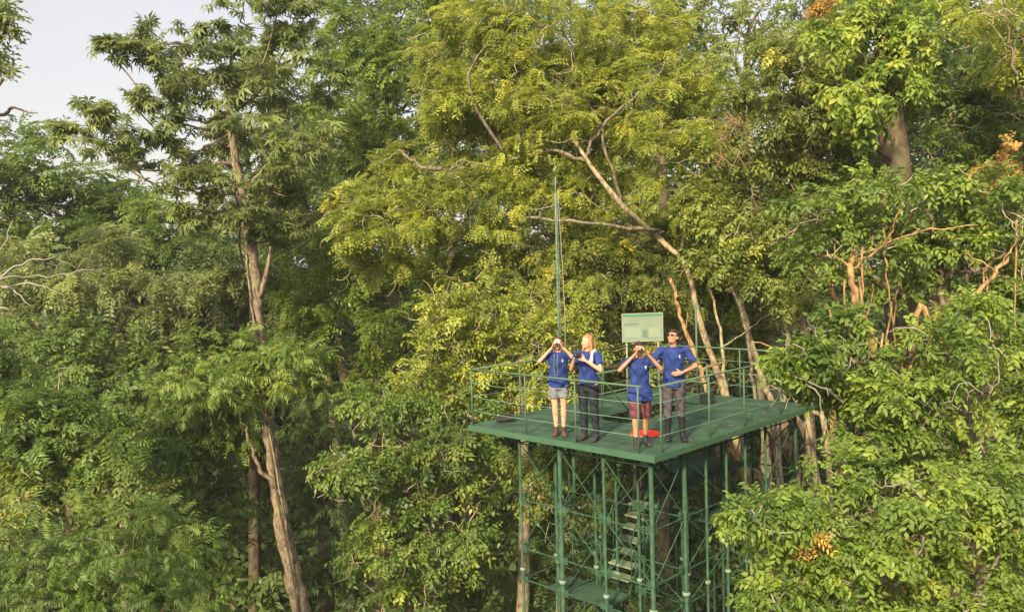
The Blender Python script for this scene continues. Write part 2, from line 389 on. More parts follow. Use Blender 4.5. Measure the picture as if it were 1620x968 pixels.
# ------------------------------------------------------------------ trees, from the far ones to the near ones
# far-off wood that reads as one mass: crowns in rows behind everything else
fb = []
for d, x0, x1, y0, y1, st in ((62, -150, 1780, -20, 560, 95), (50, -150, 1780, 60, 1000, 95), (38, -150, 1780, 500, 1080, 105)):
    for xx in range(x0, x1, st):
        for yy in range(y0, y1, int(st * .9)):
            x_ = xx + rng.uniform(-30, 30); y_ = yy + rng.uniform(-25, 25)
            top = 335 if x_ < 420 else (150 if x_ < 520 else -60)
            if 1100 < x_ < 1240 and y_ < 150: continue
            if y_ - 55 < top: continue
            fb.append(B(x_, y_, rng.uniform(58, 74), d + rng.uniform(-3, 3), .8))
pos, ax, age, cl = crown_points(fb, 1.1, .62, 10, .8, .1, .3, fill=.1)
sprays_mesh('distant_forest', 'broad', pos, ax, age, 2.5 * rng.uniform(.8, 1.2, len(pos)), LM['deep'], None)['kind'] = 'stuff'
dt = Mesh()
for i in range(46):
    x_ = rng.uniform(-30, 40); y_ = rng.uniform(34, 60)
    hh = rng.uniform(20, 26); dt.tube(curve([(x_, y_, -.2), (x_ + rng.normal(0, .5), y_, hh * .5), (x_ + rng.normal(0, 1), y_, hh)], 4), np.linspace(.35, .15, 9), 7)
tag(dt.build('distant_trunks', bark_dark), kind='stuff')

# left side
tree('domed_tree', 'big rounded green tree top below the open sky, far left', 'tree', 'fine', 'mid',
     BL(38, (20, 268, 58), (90, 262, 48), (150, 312, 40), (200, 352, 46), (250, 350, 34), (30, 350, 70), (115, 370, 75), (210, 395, 60), (300, 380, 50), (-60, 300, 70), (295, 365, 34), dj=1.2),
     PR((120, 900, 39, .45), (115, 500, 39, .4), (110, 330, 39, .2)), bark_grey, rc=1.0, ns=13, scale=1.8, cov=1.0, twigs=16, twigmat=twig_grey, twlen=1.8)
tree('spreading_tree', 'spreading mid green tree with bare grey twigs, left of the tall umbrella tree', 'tree', 'fine', 'dull',
     BL(31, (40, 440, 60), (120, 430, 60), (190, 455, 60), (250, 480, 50), (310, 440, 50), (330, 500, 45), (-30, 470, 60), (90, 500, 50), (280, 545, 45), dj=1),
     PR((200, 900, 32, .35), (195, 620, 32, .3), (190, 470, 32, .15)), bark_grey, rc=.85, ns=13, scale=1.5, cov=1.0, twigs=40, twigmat=twig_grey, twlen=2)
tree('bushy_tree', 'dense emerald tree between the left edge and the pale trunk', 'tree', 'broad', 'mid',
     BL(29, (110, 545, 50), (165, 560, 50), (90, 595, 48), (150, 615, 55), (200, 610, 50), (250, 600, 50), (300, 620, 50), (215, 670, 50), (350, 610, 40), dj=1),
     PR((180, 980, 30, .3), (175, 750, 30, .28), (170, 600, 30, .15)), bark_dark, rc=.7, ns=14, scale=1.1, cov=.9)
tree('feathery_tree', 'feathery green tree at the left edge, lower half of the photo', 'tree', 'fine', 'mid',
     BL(21, (20, 635, 55), (80, 640, 55), (130, 665, 50), (40, 700, 60), (110, 725, 60), (175, 715, 45), (-30, 680, 60), (60, 770, 50), (-20, 560, 40), dj=.8),
     PR((60, 1100, 22, .25), (60, 850, 22, .22), (70, 690, 22, .12)), bark_grey, rc=.55, ns=13, scale=1.1, cov=1.0, twigs=20, twigmat=twig_grey, droopy=.4)
tree('yellowish_tree', 'yellow-green tree with bare branching stems, low at the left edge', 'tree', 'broad', 'olive',
     BL(20, (20, 775, 40), (75, 765, 40), (120, 790, 38), (0, 830, 35), (210, 770, 36)),
     PR((95, 1100, 20.6, .16), (105, 900, 20.4, .13), (110, 790, 20, .07)), bark_pale, rc=.45, ns=11, scale=.9, cov=.7, twigs=40, ageo=.05)
tree('large_leafed_shrub_tree', 'leafy tree with long leaves in the bottom left corner', 'tree', 'droop', 'mid',
     BL(15.5, (40, 880, 65), (130, 860, 60), (220, 835, 50), (180, 920, 65), (60, 960, 70), (270, 890, 45), (260, 960, 55), (150, 1010, 60), (-30, 920, 50)),
     PR((140, 1300, 16, .2), (140, 1050, 16, .16), (140, 920, 16, .03)), bark_dark, rc=.42, ns=11, scale=.62, cov=1.0, twigs=12, twigmat=twig_grey)
tree('drooping_tree', 'dull green tree with hanging leaves left of the pale trunk', 'tree', 'droop', 'mid',
     BL(24.6, (320, 670, 44), (280, 720, 46), (345, 715, 34), (310, 780, 46), (250, 780, 40), (355, 790, 32), (320, 850, 46), (330, 920, 48), (300, 990, 50), (255, 700, 36), (360, 655, 26), dj=.9),
     PR((330, 1200, 25, .22), (330, 900, 25, .18), (325, 730, 25, .06)), bark_dark, rc=.5, ns=12, scale=.85, cov=.9, ageo=.02, twigs=26, twigmat=twig_grey)
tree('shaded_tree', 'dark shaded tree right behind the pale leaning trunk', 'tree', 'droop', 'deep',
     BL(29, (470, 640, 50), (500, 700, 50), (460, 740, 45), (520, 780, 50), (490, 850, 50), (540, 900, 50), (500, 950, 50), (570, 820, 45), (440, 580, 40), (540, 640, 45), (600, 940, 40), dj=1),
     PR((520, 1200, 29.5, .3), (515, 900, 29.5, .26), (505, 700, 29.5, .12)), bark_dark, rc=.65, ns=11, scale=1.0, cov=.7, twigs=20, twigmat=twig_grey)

# the tall umbrella-crowned tree with its pale leaning trunk
tree('umbrella_tree', 'tallest tree on the left, layered umbrella crown on a long pale leaning trunk', 'tree', 'whorl', 'dull',
     BL(24, (175, 84, 20), (205, 84, 26), (262, 70, 40), (322, 62, 36), (380, 35, 38), (440, 20, 40), (420, 72, 44), (350, 95, 44), (478, 85, 44), (250, 104, 32), (300, 110, 36), (480, 30, 40),
        (165, 188, 26), (215, 172, 36), (270, 162, 36), (330, 150, 44), (400, 150, 50), (470, 155, 50), (520, 130, 36),
        (112, 214, 22), (150, 222, 34), (210, 226, 42), (275, 222, 42), (340, 220, 50), (420, 222, 52), (490, 230, 44), (200, 252, 30),
        (300, 288, 36), (360, 292, 46), (425, 300, 46), (480, 320, 40), (330, 335, 40), (395, 345, 36), (445, 365, 36), (270, 262, 28), (375, 250, 34, 23.0), (380, 305, 34, 22.9), (370, 200, 34, 23), (390, 340, 30, 23), (370, 120, 34, 23.1), dj=1.1, sq=.5),
     PR((484, 1050, 24, .27), (460, 900, 24, .25), (438, 770, 24, .205), (424, 660, 24, .17), (412, 540, 24, .155), (404, 450, 24, .18), (395, 370, 24, .17), (380, 290, 24, .13), (362, 180, 24, .09), (366, 90, 24, .05)),
     bark_pale, rc=.50, ns=8, scale=1.0, cov=.92, flat=.5, droopy=.1, fill=.15, clumptwigs=.5, limb_r=.25)
t_ = Mesh()
t_.tube(curve([P(436, 770, 23.8), P(408, 735, 23.6), P(392, 690, 23.5), P(375, 640, 23.4)], 6, .03), np.linspace(.075, .02, 19), 8)
t_.tube(curve([P(412, 470, 23.8), P(424, 420, 23.6), P(428, 390, 23.5)], 6), np.linspace(.09, .03, 13), 7)
t_.tube(curve([P(455, 850, 23.6), P(420, 640, 23.7), P(398, 480, 23.76), P(388, 400, 23.8)], 8, .01), np.full(25, .035), 5)
o_ = t_.build('side_branches', bark_pale); um = [q for q in C.objects if q.name.startswith('umbrella_tree')][0]; o_.parent = um; o_.location = -um.location
tree('climbing_plant', 'leafy climber wrapped round the middle of the pale leaning trunk', 'plant', 'droop', 'mid',
     BL(23.0, (330, 560, 30), (380, 552, 26), (425, 556, 28), (345, 600, 34), (395, 590, 30), (440, 585, 32), (480, 560, 30), (280, 590, 30), (370, 635, 26), (510, 600, 26), (245, 620, 28), (305, 640, 28), dj=.5, sq=.7),
     PR((482, 1050, 23.62, .03), (436, 770, 23.70, .03), (418, 620, 23.72, .02)), bark_dark, rc=.42, ns=11, scale=.8, cov=.7, ageo=.08)

# middle
tree('grey_green_tree', 'grey-green treetop right behind the crown of the umbrella tree', 'tree', 'fine', 'dull',
     BL(33, (420, 170, 45), (480, 190, 50), (400, 240, 50), (460, 260, 50), (510, 250, 45), (360, 300, 40), (420, 330, 50), (480, 340, 50), (370, 380, 50), (440, 410, 50), (520, 330, 45), (430, 110, 36), (500, 120, 40), (340, 440, 40), (400, 470, 45), (460, 480, 40)),
     PR((560, 1000, 34, .2), (520, 600, 34, .16), (470, 300, 34, .08)), bark_grey, rc=.8, ns=13, scale=1.5, cov=.8)
tree('slender_tree', 'light green slender tree between noticeboard and the olive green crown', 'tree', 'broad', 'bright',
     BL(23.5, (1110, 430, 38), (1160, 410, 38), (1210, 460, 38), (1140, 480, 36), (1260, 450, 40), (1270, 400, 36), (1210, 400, 36), (1290, 500, 34), (1100, 490, 30)),
     PR((1230, 1000, 24, .14), (1210, 700, 24, .12), (1190, 450, 24, .06)), bark_pale, rc=.48, ns=13, scale=.85, cov=.75, twigs=60, ageo=-.12, agespread=1.3)
tree('bright_green_tree', 'bright green feathery tree between the umbrella tree and the yellow-green tree', 'tree', 'fine', 'bright',
     BL(30, (545, 50, 45), (600, 40, 50), (650, 25, 45), (560, 110, 45), (625, 105, 55), (580, 165, 50), (640, 175, 50), (540, 205, 40), (600, 230, 50), (660, 235, 45), (690, 60, 40), (560, 280, 45), (720, 15, 40), (640, 290, 45), dj=1.1),
     PR((640, 900, 31, .35), (630, 500, 31, .3), (620, 250, 31, .2), (610, 120, 31, .1)), bark_dark, rc=.75, ns=13, scale=1.35, cov=.9, fill=.2)
tree('dark_topped_tree', 'small dark green treetop above the yellow-green tree', 'tree', 'fine', 'mid',
     BL(33, (1040, 25, 36), (1010, 45, 28), (1075, 50, 30), (945, 5, 30), (1100, 90, 34), (1120, 140, 34)),
     PR((1050, 900, 33, .3), (1050, 400, 33, .2), (1045, 60, 33, .08)), bark_dark, rc=.7, ns=12, scale=1.3)
tree('sparse_tree', 'thin-leaved treetop showing sky between its bare twigs, near the top edge', 'tree', 'broad', 'olive',
     BL(27, (1170, 60, 30), (1205, 45, 30), (1130, 25, 26), (1235, 60, 26), (1190, 105, 36), (1160, 5, 22)),
     PR((1230, 800, 28, .25), (1200, 400, 28, .2), (1180, 90, 27.5, .08), (1210, 0, 27.5, .03)), bark_grey, rc=.5, ns=8, scale=1.0, cov=.4, twigs=60, twigmat=twig_grey, twlen=1.6)
tree('leafy_tree', 'soft green tree between the pale leaning trunk and the tower mast', 'tree', 'fine', 'bright',
     BL(27, (480, 430, 42), (520, 470, 45), (470, 500, 40), (580, 460, 50), (530, 530, 45), (610, 520, 50), (660, 470, 45), (680, 530, 45), (570, 400, 36), (600, 580, 42), (720, 500, 40), (660, 590, 42), (500, 390, 40), dj=1.0),
     PR((600, 1100, 28, .3), (600, 700, 28, .25), (590, 500, 28, .12)), bark_dark, rc=.6, ns=13, scale=1.12, cov=.8, ageo=-.04)
YB = BL(22.5, (690, 90, 52), (750, 60, 60), (820, 40, 60), (890, 50, 60), (960, 60, 55), (1020, 95, 50), (700, 160, 50), (760, 150, 60), (840, 130, 65), (920, 140, 65), (1000, 160, 60), (1070, 170, 50),
        (720, 230, 48), (790, 230, 60), (870, 220, 60), (960, 235, 60), (1040, 240, 60), (1110, 235, 50), (1150, 180, 40), (690, 280, 40), (640, 265, 34), (1090, 310, 50), (1150, 290, 45),
        (560, 320, 40), (610, 300, 42), (560, 370, 38), (620, 360, 50), (680, 340, 50), (600, 410, 38), (660, 400, 42), (740, 320, 55), (810, 320, 55), (880, 320, 50), (940, 320, 48), (1000, 300, 40, 23), (1060, 340, 44, 22.8), (930, 190, 60), (850, 190, 60), (1030, 40, 40), (1100, 120, 40), (1030, 375, 34, 21.2), (1065, 395, 24, 21.2), (1110, 330, 36, 21.5), dj=1.1)
YL = [((926, 255, 21.2), (880, 238, 21.5), (830, 245, 21.6), (780, 262, 21.7), (700, 268, 21)), ((985, 325, 21.5), (960, 240, 21), (940, 180, 21.2), (900, 120, 22)), ((926, 250, 21.2), (950, 200, 21), (1010, 150, 21.3), (1060, 90, 21.5)), ((1040, 365, 21.8), (900, 350, 21.2), (760, 335, 21.7), (620, 330, 21.8)), ((1076, 400, 21.8), (1090, 340, 21.2), (1130, 300, 21.1), (1160, 230, 21.2)), ((700, 268, 21), (660, 262, 21), (630, 240, 21.8), (600, 262, 21.7)), ((800, 250, 21.7), (740, 130, 21), (790, 60, 21.2))]
yt = tree('yellow_green_tree', 'huge yellow-green fine-leaved tree filling the middle above the platform', 'tree', 'fine', 'yellow',
     YB, PR((1195, 900, 21.8, .12), (1165, 700, 21.8, .10), (1140, 605, 21.8, .09), (1108, 510, 21.8, .08), (1084, 420, 21.9, .07), (1040, 375, 22.1, .08), (985, 325, 21.1, .07), (926, 250, 21.1, .05), (880, 170, 22, .05)),
     bark_light, rc=.46, ns=19, scale=.70, cov=1.1, twigs=340, twlen=1.1, fill=.25, ageo=.02, limb_r=.22, agespread=1.3, limbfrac=.0)
m_ = Mesh()
for a in YL:
    c_ = curve([P(*q) for q in a], 6, .03); m_.tube(c_, np.linspace(.055, .015, len(c_)) * rng.uniform(.85, 1.15, len(c_)), 7)
o_ = m_.build('limbs', bark_grey); o_.parent = yt; o_.location = -yt.location
tree('understorey_tree', 'paler green tree below the yellow-green crown, behind the mast', 'tree', 'fine', 'olive',
     BL(23.3, (720, 400, 42), (780, 400, 48), (850, 400, 48), (920, 390, 52), (990, 400, 48), (1040, 440, 44), (760, 460, 45), (900, 450, 45), (970, 460, 42), (1090, 390, 44), (1150, 370, 44), (1140, 440, 36), (1200, 420, 40), (700, 460, 36), (860, 370, 50), (800, 440, 45), (940, 420, 48), (1010, 370, 44), (830, 490, 42), (1060, 350, 44, 22.5), (1100, 440, 40), (1095, 460, 24, 21), (1135, 420, 28, 21.2), (1065, 450, 22, 21)),
     PR((960, 1100, 24, .25), (950, 700, 24, .2), (930, 450, 24, .1)), bark_pale, rc=.5, ns=15, scale=.82, cov=1.0, twigs=110, ageo=.08, agespread=1.3)
tree('golden_tree', 'golden leaved tree with tangled twigs, behind the two women on the platform', 'tree', 'broad', 'yellow',
     BL(20.8, (790, 500, 42), (840, 480, 40), (850, 540, 42), (790, 560, 42), (745, 560, 36), (830, 600, 40), (770, 610, 36), (880, 600, 36), (740, 510, 36), (905, 560, 34), (720, 610, 34), (900, 500, 30), (690, 560, 36), (700, 500, 36), (760, 540, 36), (800, 640, 30), (740, 450, 36), (660, 620, 30)),
     PR((830, 1100, 21.2, .18), (830, 800, 21.2, .14), (825, 560, 21.2, .08)), bark_pale, rc=.45, ns=12, scale=.7, cov=.95, twigs=100, ageo=-.02)
tree('dark_hollow_tree', 'dark green tree in shade between mast and noticeboard', 'tree', 'broad', 'olive',
     BL(24.5, (960, 520, 38), (1000, 560, 38), (950, 590, 38), (1040, 500, 38), (1070, 570, 40), (1130, 550, 40), (1180, 560, 36), (1180, 500, 40), (1240, 500, 45), (1230, 440, 40)),
     PR((1010, 1100, 25, .2), (1010, 800, 25, .18), (1010, 560, 25, .08)), bark_dark, rc=.5, ns=12, scale=.9, cov=.75, twigs=80, twlen=1.2)
tree('lower_tree', 'grey-green tree with arching bare branches, left of the tower legs', 'tree', 'broad', 'mid',
     BL(20, (600, 650, 42), (660, 640, 42), (640, 700, 48), (700, 700, 46), (600, 730, 40), (560, 750, 30), (530, 745, 22), (660, 760, 46), (720, 770, 44), (620, 810, 42), (680, 840, 46), (640, 890, 44), (710, 890, 44), (610, 940, 44), (680, 950, 50), (740, 840, 30), (580, 870, 30), (770, 720, 34), (740, 660, 36)),
     PR((690, 1200, 20.6, .22), (685, 1000, 20.6, .18), (670, 800, 20.6, .1)), bark_grey, rc=.48, ns=12, scale=.78, cov=.95, twigs=90, ageo=.10, agespread=1.3, droopy=.45)
tree('pale_leaved_sapling', 'sapling with pale yellow leaves seen between the tower legs', 'tree', 'broad', 'olive',
     BL(18.3, (840, 730, 30), (870, 745, 26), (925, 760, 26), (915, 800, 24), (850, 790, 22), (940, 730, 20)),
     PR((880, 1200, 18.6, .1), (885, 1000, 18.6, .09), (890, 780, 18.6, .05)), bark_pale, rc=.35, ns=11, scale=.7, cov=.75, twigs=20, ageo=.12)
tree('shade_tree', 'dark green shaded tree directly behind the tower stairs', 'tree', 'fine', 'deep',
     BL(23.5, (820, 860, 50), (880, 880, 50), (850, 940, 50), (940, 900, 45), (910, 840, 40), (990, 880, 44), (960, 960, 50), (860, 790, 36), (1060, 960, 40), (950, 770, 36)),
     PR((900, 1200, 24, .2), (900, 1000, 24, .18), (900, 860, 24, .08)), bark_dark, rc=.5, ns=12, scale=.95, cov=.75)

# right side, behind
tree('olive_tree', 'olive green tree with small round leaves left of the thick vine-hung trunk', 'tree', 'broad', 'olive',
     BL(20.5, (1200, 120, 46), (1260, 100, 50), (1310, 110, 44), (1180, 180, 44), (1240, 170, 52), (1310, 180, 52), (1170, 240, 44), (1230, 240, 52), (1300, 250, 52), (1350, 220, 36), (1190, 310, 46), (1250, 320, 50), (1320, 320, 44), (1130, 330, 40), (1190, 370, 42), (1340, 90, 36), (1370, 290, 36)),
     PR((1290, 1100, 21.6, .17), (1280, 700, 21.6, .14), (1262, 300, 21.6, .10), (1250, 150, 21.4, .05)), bark_grey, rc=.46, ns=14, scale=.82, cov=.95, twigs=90, agespread=1.3)
tree('dark_leaved_tree', 'dark green tree right of the thick vine-hung trunk', 'tree', 'broad', 'mid',
     BL(20.5, (1480, 60, 46), (1530, 60, 50), (1470, 130, 46), (1530, 140, 52), (1490, 200, 50), (1560, 210, 50), (1610, 180, 50), (1450, 240, 40), (1530, 270, 40), (1460, 20, 40), (1640, 240, 50), (1590, 120, 40)),
     PR((1560, 1100, 21, .22), (1550, 600, 21, .2), (1530, 150, 21, .1)), bark_grey, rc=.46, ns=13, scale=.85, cov=.8, twigs=50, ageo=.03)
tree('golden_topped_tree', 'fine golden green treetop in the top right corner', 'tree', 'fine', 'yellow',
     BL(17.5, (1590, 30, 46), (1640, 60, 50), (1560, 10, 34), (1600, 90, 40), (1640, 130, 40)),
     PR((1680, 1100, 18, .18), (1670, 500, 18, .15), (1620, 60, 18, .07)), bark_pale, rc=.4, ns=12, scale=.7, twigs=30)
tree('vine_hung_tree', 'thick dark trunk hung with big yellow-green climbing leaves, upper right', 'tree', 'big', 'lime',
     BL(17.6, (1370, 20, 34), (1400, 50, 30), (1380, 90, 30), (1410, 120, 26), (1375, 150, 22), (1350, 60, 24), (1330, 20, 30), (1350, 190, 16), (1420, 10, 34), (1440, 80, 22), (1360, 110, 22), (1340, 150, 26), (1310, 60, 26), (1450, 40, 24), (1435, 150, 18), (1350, 200, 18)),
     PR((1455, 1100, 18.2, .50), (1440, 700, 18.2, .42), (1424, 420, 18.2, .34), (1412, 230, 18.2, .29), (1404, 100, 18.2, .27), (1400, -60, 18.2, .25), (1400, -200, 18.2, .25)),
     bark_dark, rc=.34, ns=12, scale=.85, cov=.8, fill=.15, ageo=.22, droopy=.7, agespread=1.5)

# pale trunks and hanging roots behind the platform
def bare_trunk(label, pts, bark, twn=3, name='pale_trunk_tree', roots=0):
    p = np.array([P(a, b, c) for a, b, c, _ in pts]); r = np.array([q[3] for q in pts])
    p = np.vstack([[p[0][0] + (p[0] - p[1])[0], p[0][1], -.2], p]); r = np.concatenate([[r[0] * 1.3], r])
    t = empty(name, (p[0][0], p[0][1], 0), label, 'tree')
    cv = curve(p, 8); rr = np.interp(np.linspace(0, 1, len(cv)), np.linspace(0, 1, len(r)), r); cv[1:-1] += rng.normal(0, .02, (len(cv) - 2, 3))
    m = Mesh(); m.tube(cv, rr * rng.uniform(.88, 1.12, len(rr)), 9); m.build('trunk', bark, t)
    m = Mesh()
    for k in range(twn):
        i = rng.integers(len(cv) // 2, len(cv) - 1); s = cv[i]; d = rng.normal(0, 1, 3) * [1, .5, .6] + [0, 0, .5]; e = s + d * rng.uniform(.5, 1.2)
        m.tube(curve([s, (s + e) / 2 + rng.normal(0, .12, 3), e], 5, .02), np.linspace(rr[i] * .5, .012, 11), 6)
    if m.v: m.build('branches', bark, t); m = Mesh()
    for k in range(roots):
        i = rng.integers(len(cv) // 3, len(cv) - 1); s = cv[i] + rng.normal(0, .45, 3); e = s + [rng.normal(0, .2), rng.normal(0, .2), -rng.uniform(1, 3)]
        m.tube(curve([s, (s + e) / 2 + rng.normal(0, .08, 3), e], 5, .015), np.linspace(.022, .011, 11), 5); m.build('hanging_root', bark, t); m = Mesh()
    return t
bare_trunk('pale slanting trunk running down to the right end of the platform', [(1300, 800, 21.2, .09), (1222, 640, 21, .09), (1195, 560, 21, .08), (1170, 480, 21, .07), (1150, 430, 21, .06), (1130, 380, 21.2, .04)], bark_light, 4)
bare_trunk('pale forked trunk lit orange beneath the platform, right of the tower stairs', [(1215, 860, 19.6, .10), (1180, 760, 19.6, .09), (1150, 700, 19.6, .08), (1120, 620, 20.8, .07), (1085, 520, 21.2, .05), (1060, 440, 21.6, .05)], bark_red, 3, roots=6)  # the orange light on this pale trunk is put into its bark colour
bare_trunk('short pale trunk seen under the right end of the platform', [(1262, 800, 19.5, .09), (1245, 720, 19.4, .085), (1238, 640, 19.4, .08), (1225, 560, 19.6, .06)], bark_pale, 3, roots=4)
bare_trunk('reddish trunk with hanging roots behind the right corner of the platform', [(1330, 800, 19, .07), (1318, 700, 19, .06), (1318, 600, 18.8, .05), (1330, 500, 18.6, .06), (1300, 430, 18.6, .04)], bark_red, 4, roots=4)
bare_trunk('orange-brown trunk with a curtain of roots, right of the platform', [(1440, 800, 15.2, .10), (1400, 640, 15.0, .09), (1370, 520, 14.9, .08), (1345, 440, 14.9, .06), (1350, 390, 15.2, .04)], bark_red, 4, roots=26, name='root_hung_tree')
bare_trunk('orange-brown leaning limb half hidden in leaves at the right edge', [(1440, 640, 14.6, .05), (1480, 560, 14.6, .05), (1510, 500, 14.6, .045), (1560, 450, 14.6, .04), (1600, 400, 14.8, .03)], bark_red, 4, roots=10, name='leaning_tree')
bare_trunk('pale leaning branch at the right edge above the dark hollow', [(1490, 960, 14.5, .09), (1540, 900, 14.5, .08), (1600, 850, 14.5, .07), (1660, 800, 14.5, .05)], bark_red, 5, roots=12, name='leaning_tree')

for k_, (lab, x0, x1, th) in enumerate((('thin pale stem behind the rear rail, just right of the tallest person', 1112, 1152, .04), ('thin forked stem between the two pale slanting trunks', 1150, 1196, .045), ('thin stem rising behind the right end of the platform', 1215, 1262, .05), ('slim whitish stem with flaking bark below the right end of the platform', 1255, 1285, .055))):
    bare_trunk(lab, [(x1 + 30, 800, 20.3 - .5 * k_, th * 1.2), (x1, 640, 20.3 - .5 * k_, th), ((x0 + x1) / 2 + 6, 520, 20.3 - .5 * k_, th * .9), (x0, 400 + 20 * k_, 20.5 - .5 * k_, th * .6)], (bark_light, bark_grey, bark_light, bark_light)[k_], 2, name='slender_stem_tree', roots=0)
    st_ = C.objects[[q.name for q in C.objects if q.name.startswith('slender_stem_tree')][-1]]
    ps_, as_, ag_, _ = crown_points([B(x0 + rng.uniform(-12, 12), 385 + 20 * k_, 30, 20.4 - .5 * k_), B(x0 + 22, 420 + 20 * k_, 22, 20.3 - .5 * k_)], .4, .6, 11, .8, .6, .3)
    sprays_mesh('crown', 'broad', ps_, as_, ag_, .75 * rng.uniform(.7, 1.2, len(ps_)), LM['olive'], st_)
# right side, near, big leaves
tree('broad_leaved_tree', 'broad-leaved bright green tree just right of and above the platform', 'tree', 'big', 'bright',
     BL(15.5, (1290, 345, 42), (1345, 330, 44), (1400, 320, 44), (1460, 325, 46), (1520, 320, 46), (1580, 330, 48), (1310, 400, 36), (1380, 385, 42), (1450, 390, 42), (1520, 390, 46), (1590, 400, 50), (1640, 350, 44), (1420, 440, 30), (1560, 470, 34), (1620, 460, 40)),
     PR((1620, 1150, 16, .22), (1570, 800, 16, .18), (1500, 500, 16, .13), (1470, 350, 16, .07)), bark_grey, rc=.36, ns=14, scale=.72, cov=.95, twigs=50, twlen=.8, agespread=1.25)
tree('overhanging_tree', 'lime green tree whose branches reach over the right end of the platform', 'tree', 'big', 'lime',
     BL(13.2, (1345, 565, 32), (1335, 625, 26), (1290, 560, 16), (1262, 600, 13), (1300, 600, 15), (1245, 572, 10), (1380, 600, 40), (1440, 570, 40), (1500, 560, 44), (1560, 540, 40), (1610, 560, 44), (1420, 640, 42), (1480, 640, 46), (1550, 620, 46), (1610, 640, 44), (1370, 690, 30), (1410, 700, 42), (1480, 710, 46), (1550, 700, 46), (1620, 710, 44), (1330, 520, 24), (1530, 500, 30)),
     PR((1660, 1250, 14, .2), (1610, 950, 14, .16), (1520, 700, 13.6, .1), (1450, 600, 13.4, .05)), bark_grey, rc=.30, ns=14, scale=.62, cov=.95, twigs=50, twlen=.8, twigmat=twig_grey, agespread=1.25, limb_r=.25)
tree('lime_leaved_tree', 'lime green tree covering the right side of the tower legs, bottom right', 'tree', 'big', 'lime',
     BL(11.4, (1195, 815, 30), (1235, 800, 36), (1290, 780, 40), (1340, 750, 42), (1400, 770, 46), (1460, 780, 46), (1530, 770, 46), (1600, 770, 46), (1255, 860, 40), (1320, 840, 46), (1390, 850, 48), (1460, 850, 40), (1270, 920, 44), (1340, 920, 50), (1410, 930, 50), (1230, 960, 36), (1300, 1000, 50), (1400, 1010, 50), (1620, 920, 34), (1560, 1000, 44), (1480, 990, 40), (1630, 830, 30), (1460, 900, 30), (1520, 840, 34), (1590, 830, 34), (1640, 900, 30), (1600, 960, 24)),
     PR((1450, 1500, 12, .2), (1430, 1150, 12, .15), (1400, 950, 11.8, .09), (1380, 820, 11.6, .05)), bark_grey, rc=.27, ns=14, scale=.56, cov=.95, twigs=35, twlen=.6, twigmat=twig_grey, agespread=1.25, limb_r=.25)

# left edge, near: bare grey twigs and a few leaves of a tree standing outside the frame
tree('edge_tree', 'dark leaves and a curved bare branch against the sky at the top left edge', 'tree', 'broad', 'dull',
     BL(9, (0, 20, 14), (-5, 55, 20), (15, 30, 10), (5, 125, 7), (-40, 60, 30), (-60, 150, 30), (-90, 0, 40), dj=.2),
     PR((-420, 1500, 10, .3), (-380, 900, 9.6, .22), (-300, 400, 9.3, .14), (-200, 180, 9.1, .07)), bark_grey, rc=.13, ns=5, scale=.42, cov=.45, limb_r=.2)
br = Mesh()
br.tube(curve([P(-200, 182, 9.1), P(-80, 176, 9), P(0, 182, 9), P(20, 170, 9), P(45, 178, 9), P(60, 179, 9)], 6, .004), np.linspace(.03, .006, 31), 6)
et = [q for q in C.objects if q.name.startswith('edge_tree')][0]; o_ = br.build('bare_branch', bark_grey); o_.parent = et; o_.location = -et.location
t = empty('dead_branch_tree', (P(-250, 600, 13)[0], P(-250, 600, 13)[1], 0), 'bare grey forking branches reaching in from the left edge at mid height', 'tree')
m_ = Mesh(); b0 = P(-250, 600, 13); m_.tube([(b0[0], b0[1], -.2), b0, P(-240, 400, 13), P(-230, 200, 13)], [.3, .22, .18, .1], 9); m_.build('trunk', bark_grey, t)
m_ = Mesh()
for a in (((-240, 520), (-100, 455), (0, 440), (60, 438), (150, 428)), ((-100, 455), (-20, 420), (20, 350)), ((-60, 450), (0, 455), (60, 450), (110, 470)), ((-60, 480), (0, 488), (28, 490)), ((0, 440), (40, 415), (90, 405)), ((-30, 475), (10, 455), (50, 485))):
    c_ = curve([P(x, y, 13 + rng.uniform(-.2, .2)) for x, y in a], 5, .02); m_.tube(c_, np.linspace(.022, .006, len(c_)), 6)
m_.build('branches', twig_grey, t)

# epiphytes and nests
def epiphyte(label, px, py, d, r, lm='rust', n=22):
    c = P(px, py, d); t = empty('epiphyte', c, label, 'plant')
    pos = c + rng.normal(0, r * .35, (n, 3)); ax = rng.normal(0, 1, (n, 3)); ax[:, 2] -= .2
    sprays_mesh('leaves', 'fine', pos, ax, rng.uniform(.1, .9, n), np.full(n, .7), LM[lm], t)
    m = Mesh(); m.tube([c - [0, 0, r * .5], c, c + [0, 0, r * .4]], [r * .12, r * .2, r * .1], 8); m.build('stem', bark_red, t)
epiphyte('orange-brown tuft of dead fronds high beside the vine-hung trunk at the top edge', 1293, 8, 17.2, .26, n=34)
epiphyte('orange tuft of dry fronds at the right edge above the broad-leaved tree', 1588, 262, 15.9, .5, n=40)
epiphyte('small orange tuft in the leaves right of the platform', 1498, 512, 14.6, .25, n=26)
epiphyte('small orange flower-like tuft in the lime leaves, bottom right', 1276, 850, 11.0, .08, n=8)
t = empty('hanging_nest', P(1162, 215, 20), 'loose reddish nest of twigs hanging in the crown, left of the vine-hung trunk', 'nest')
m_ = Mesh()
for k in range(80):
    z = rng.uniform(-.75, .45); wd = .55 - .25 * (z + .75); a = rng.uniform(0, 6.28); c = P(1162, 215, 20) + [wd * math.cos(a) * .8, wd * math.sin(a) * .6, z]
    d = rng.normal(0, 1, 3); d[2] -= .6; d /= np.linalg.norm(d); m_.tube([c - d * .3, c + rng.normal(0, .05, 3), c + d * .3], [.006, .01, .005], 3, caps=False)
m_.build('nest_twigs', twig_red, t)


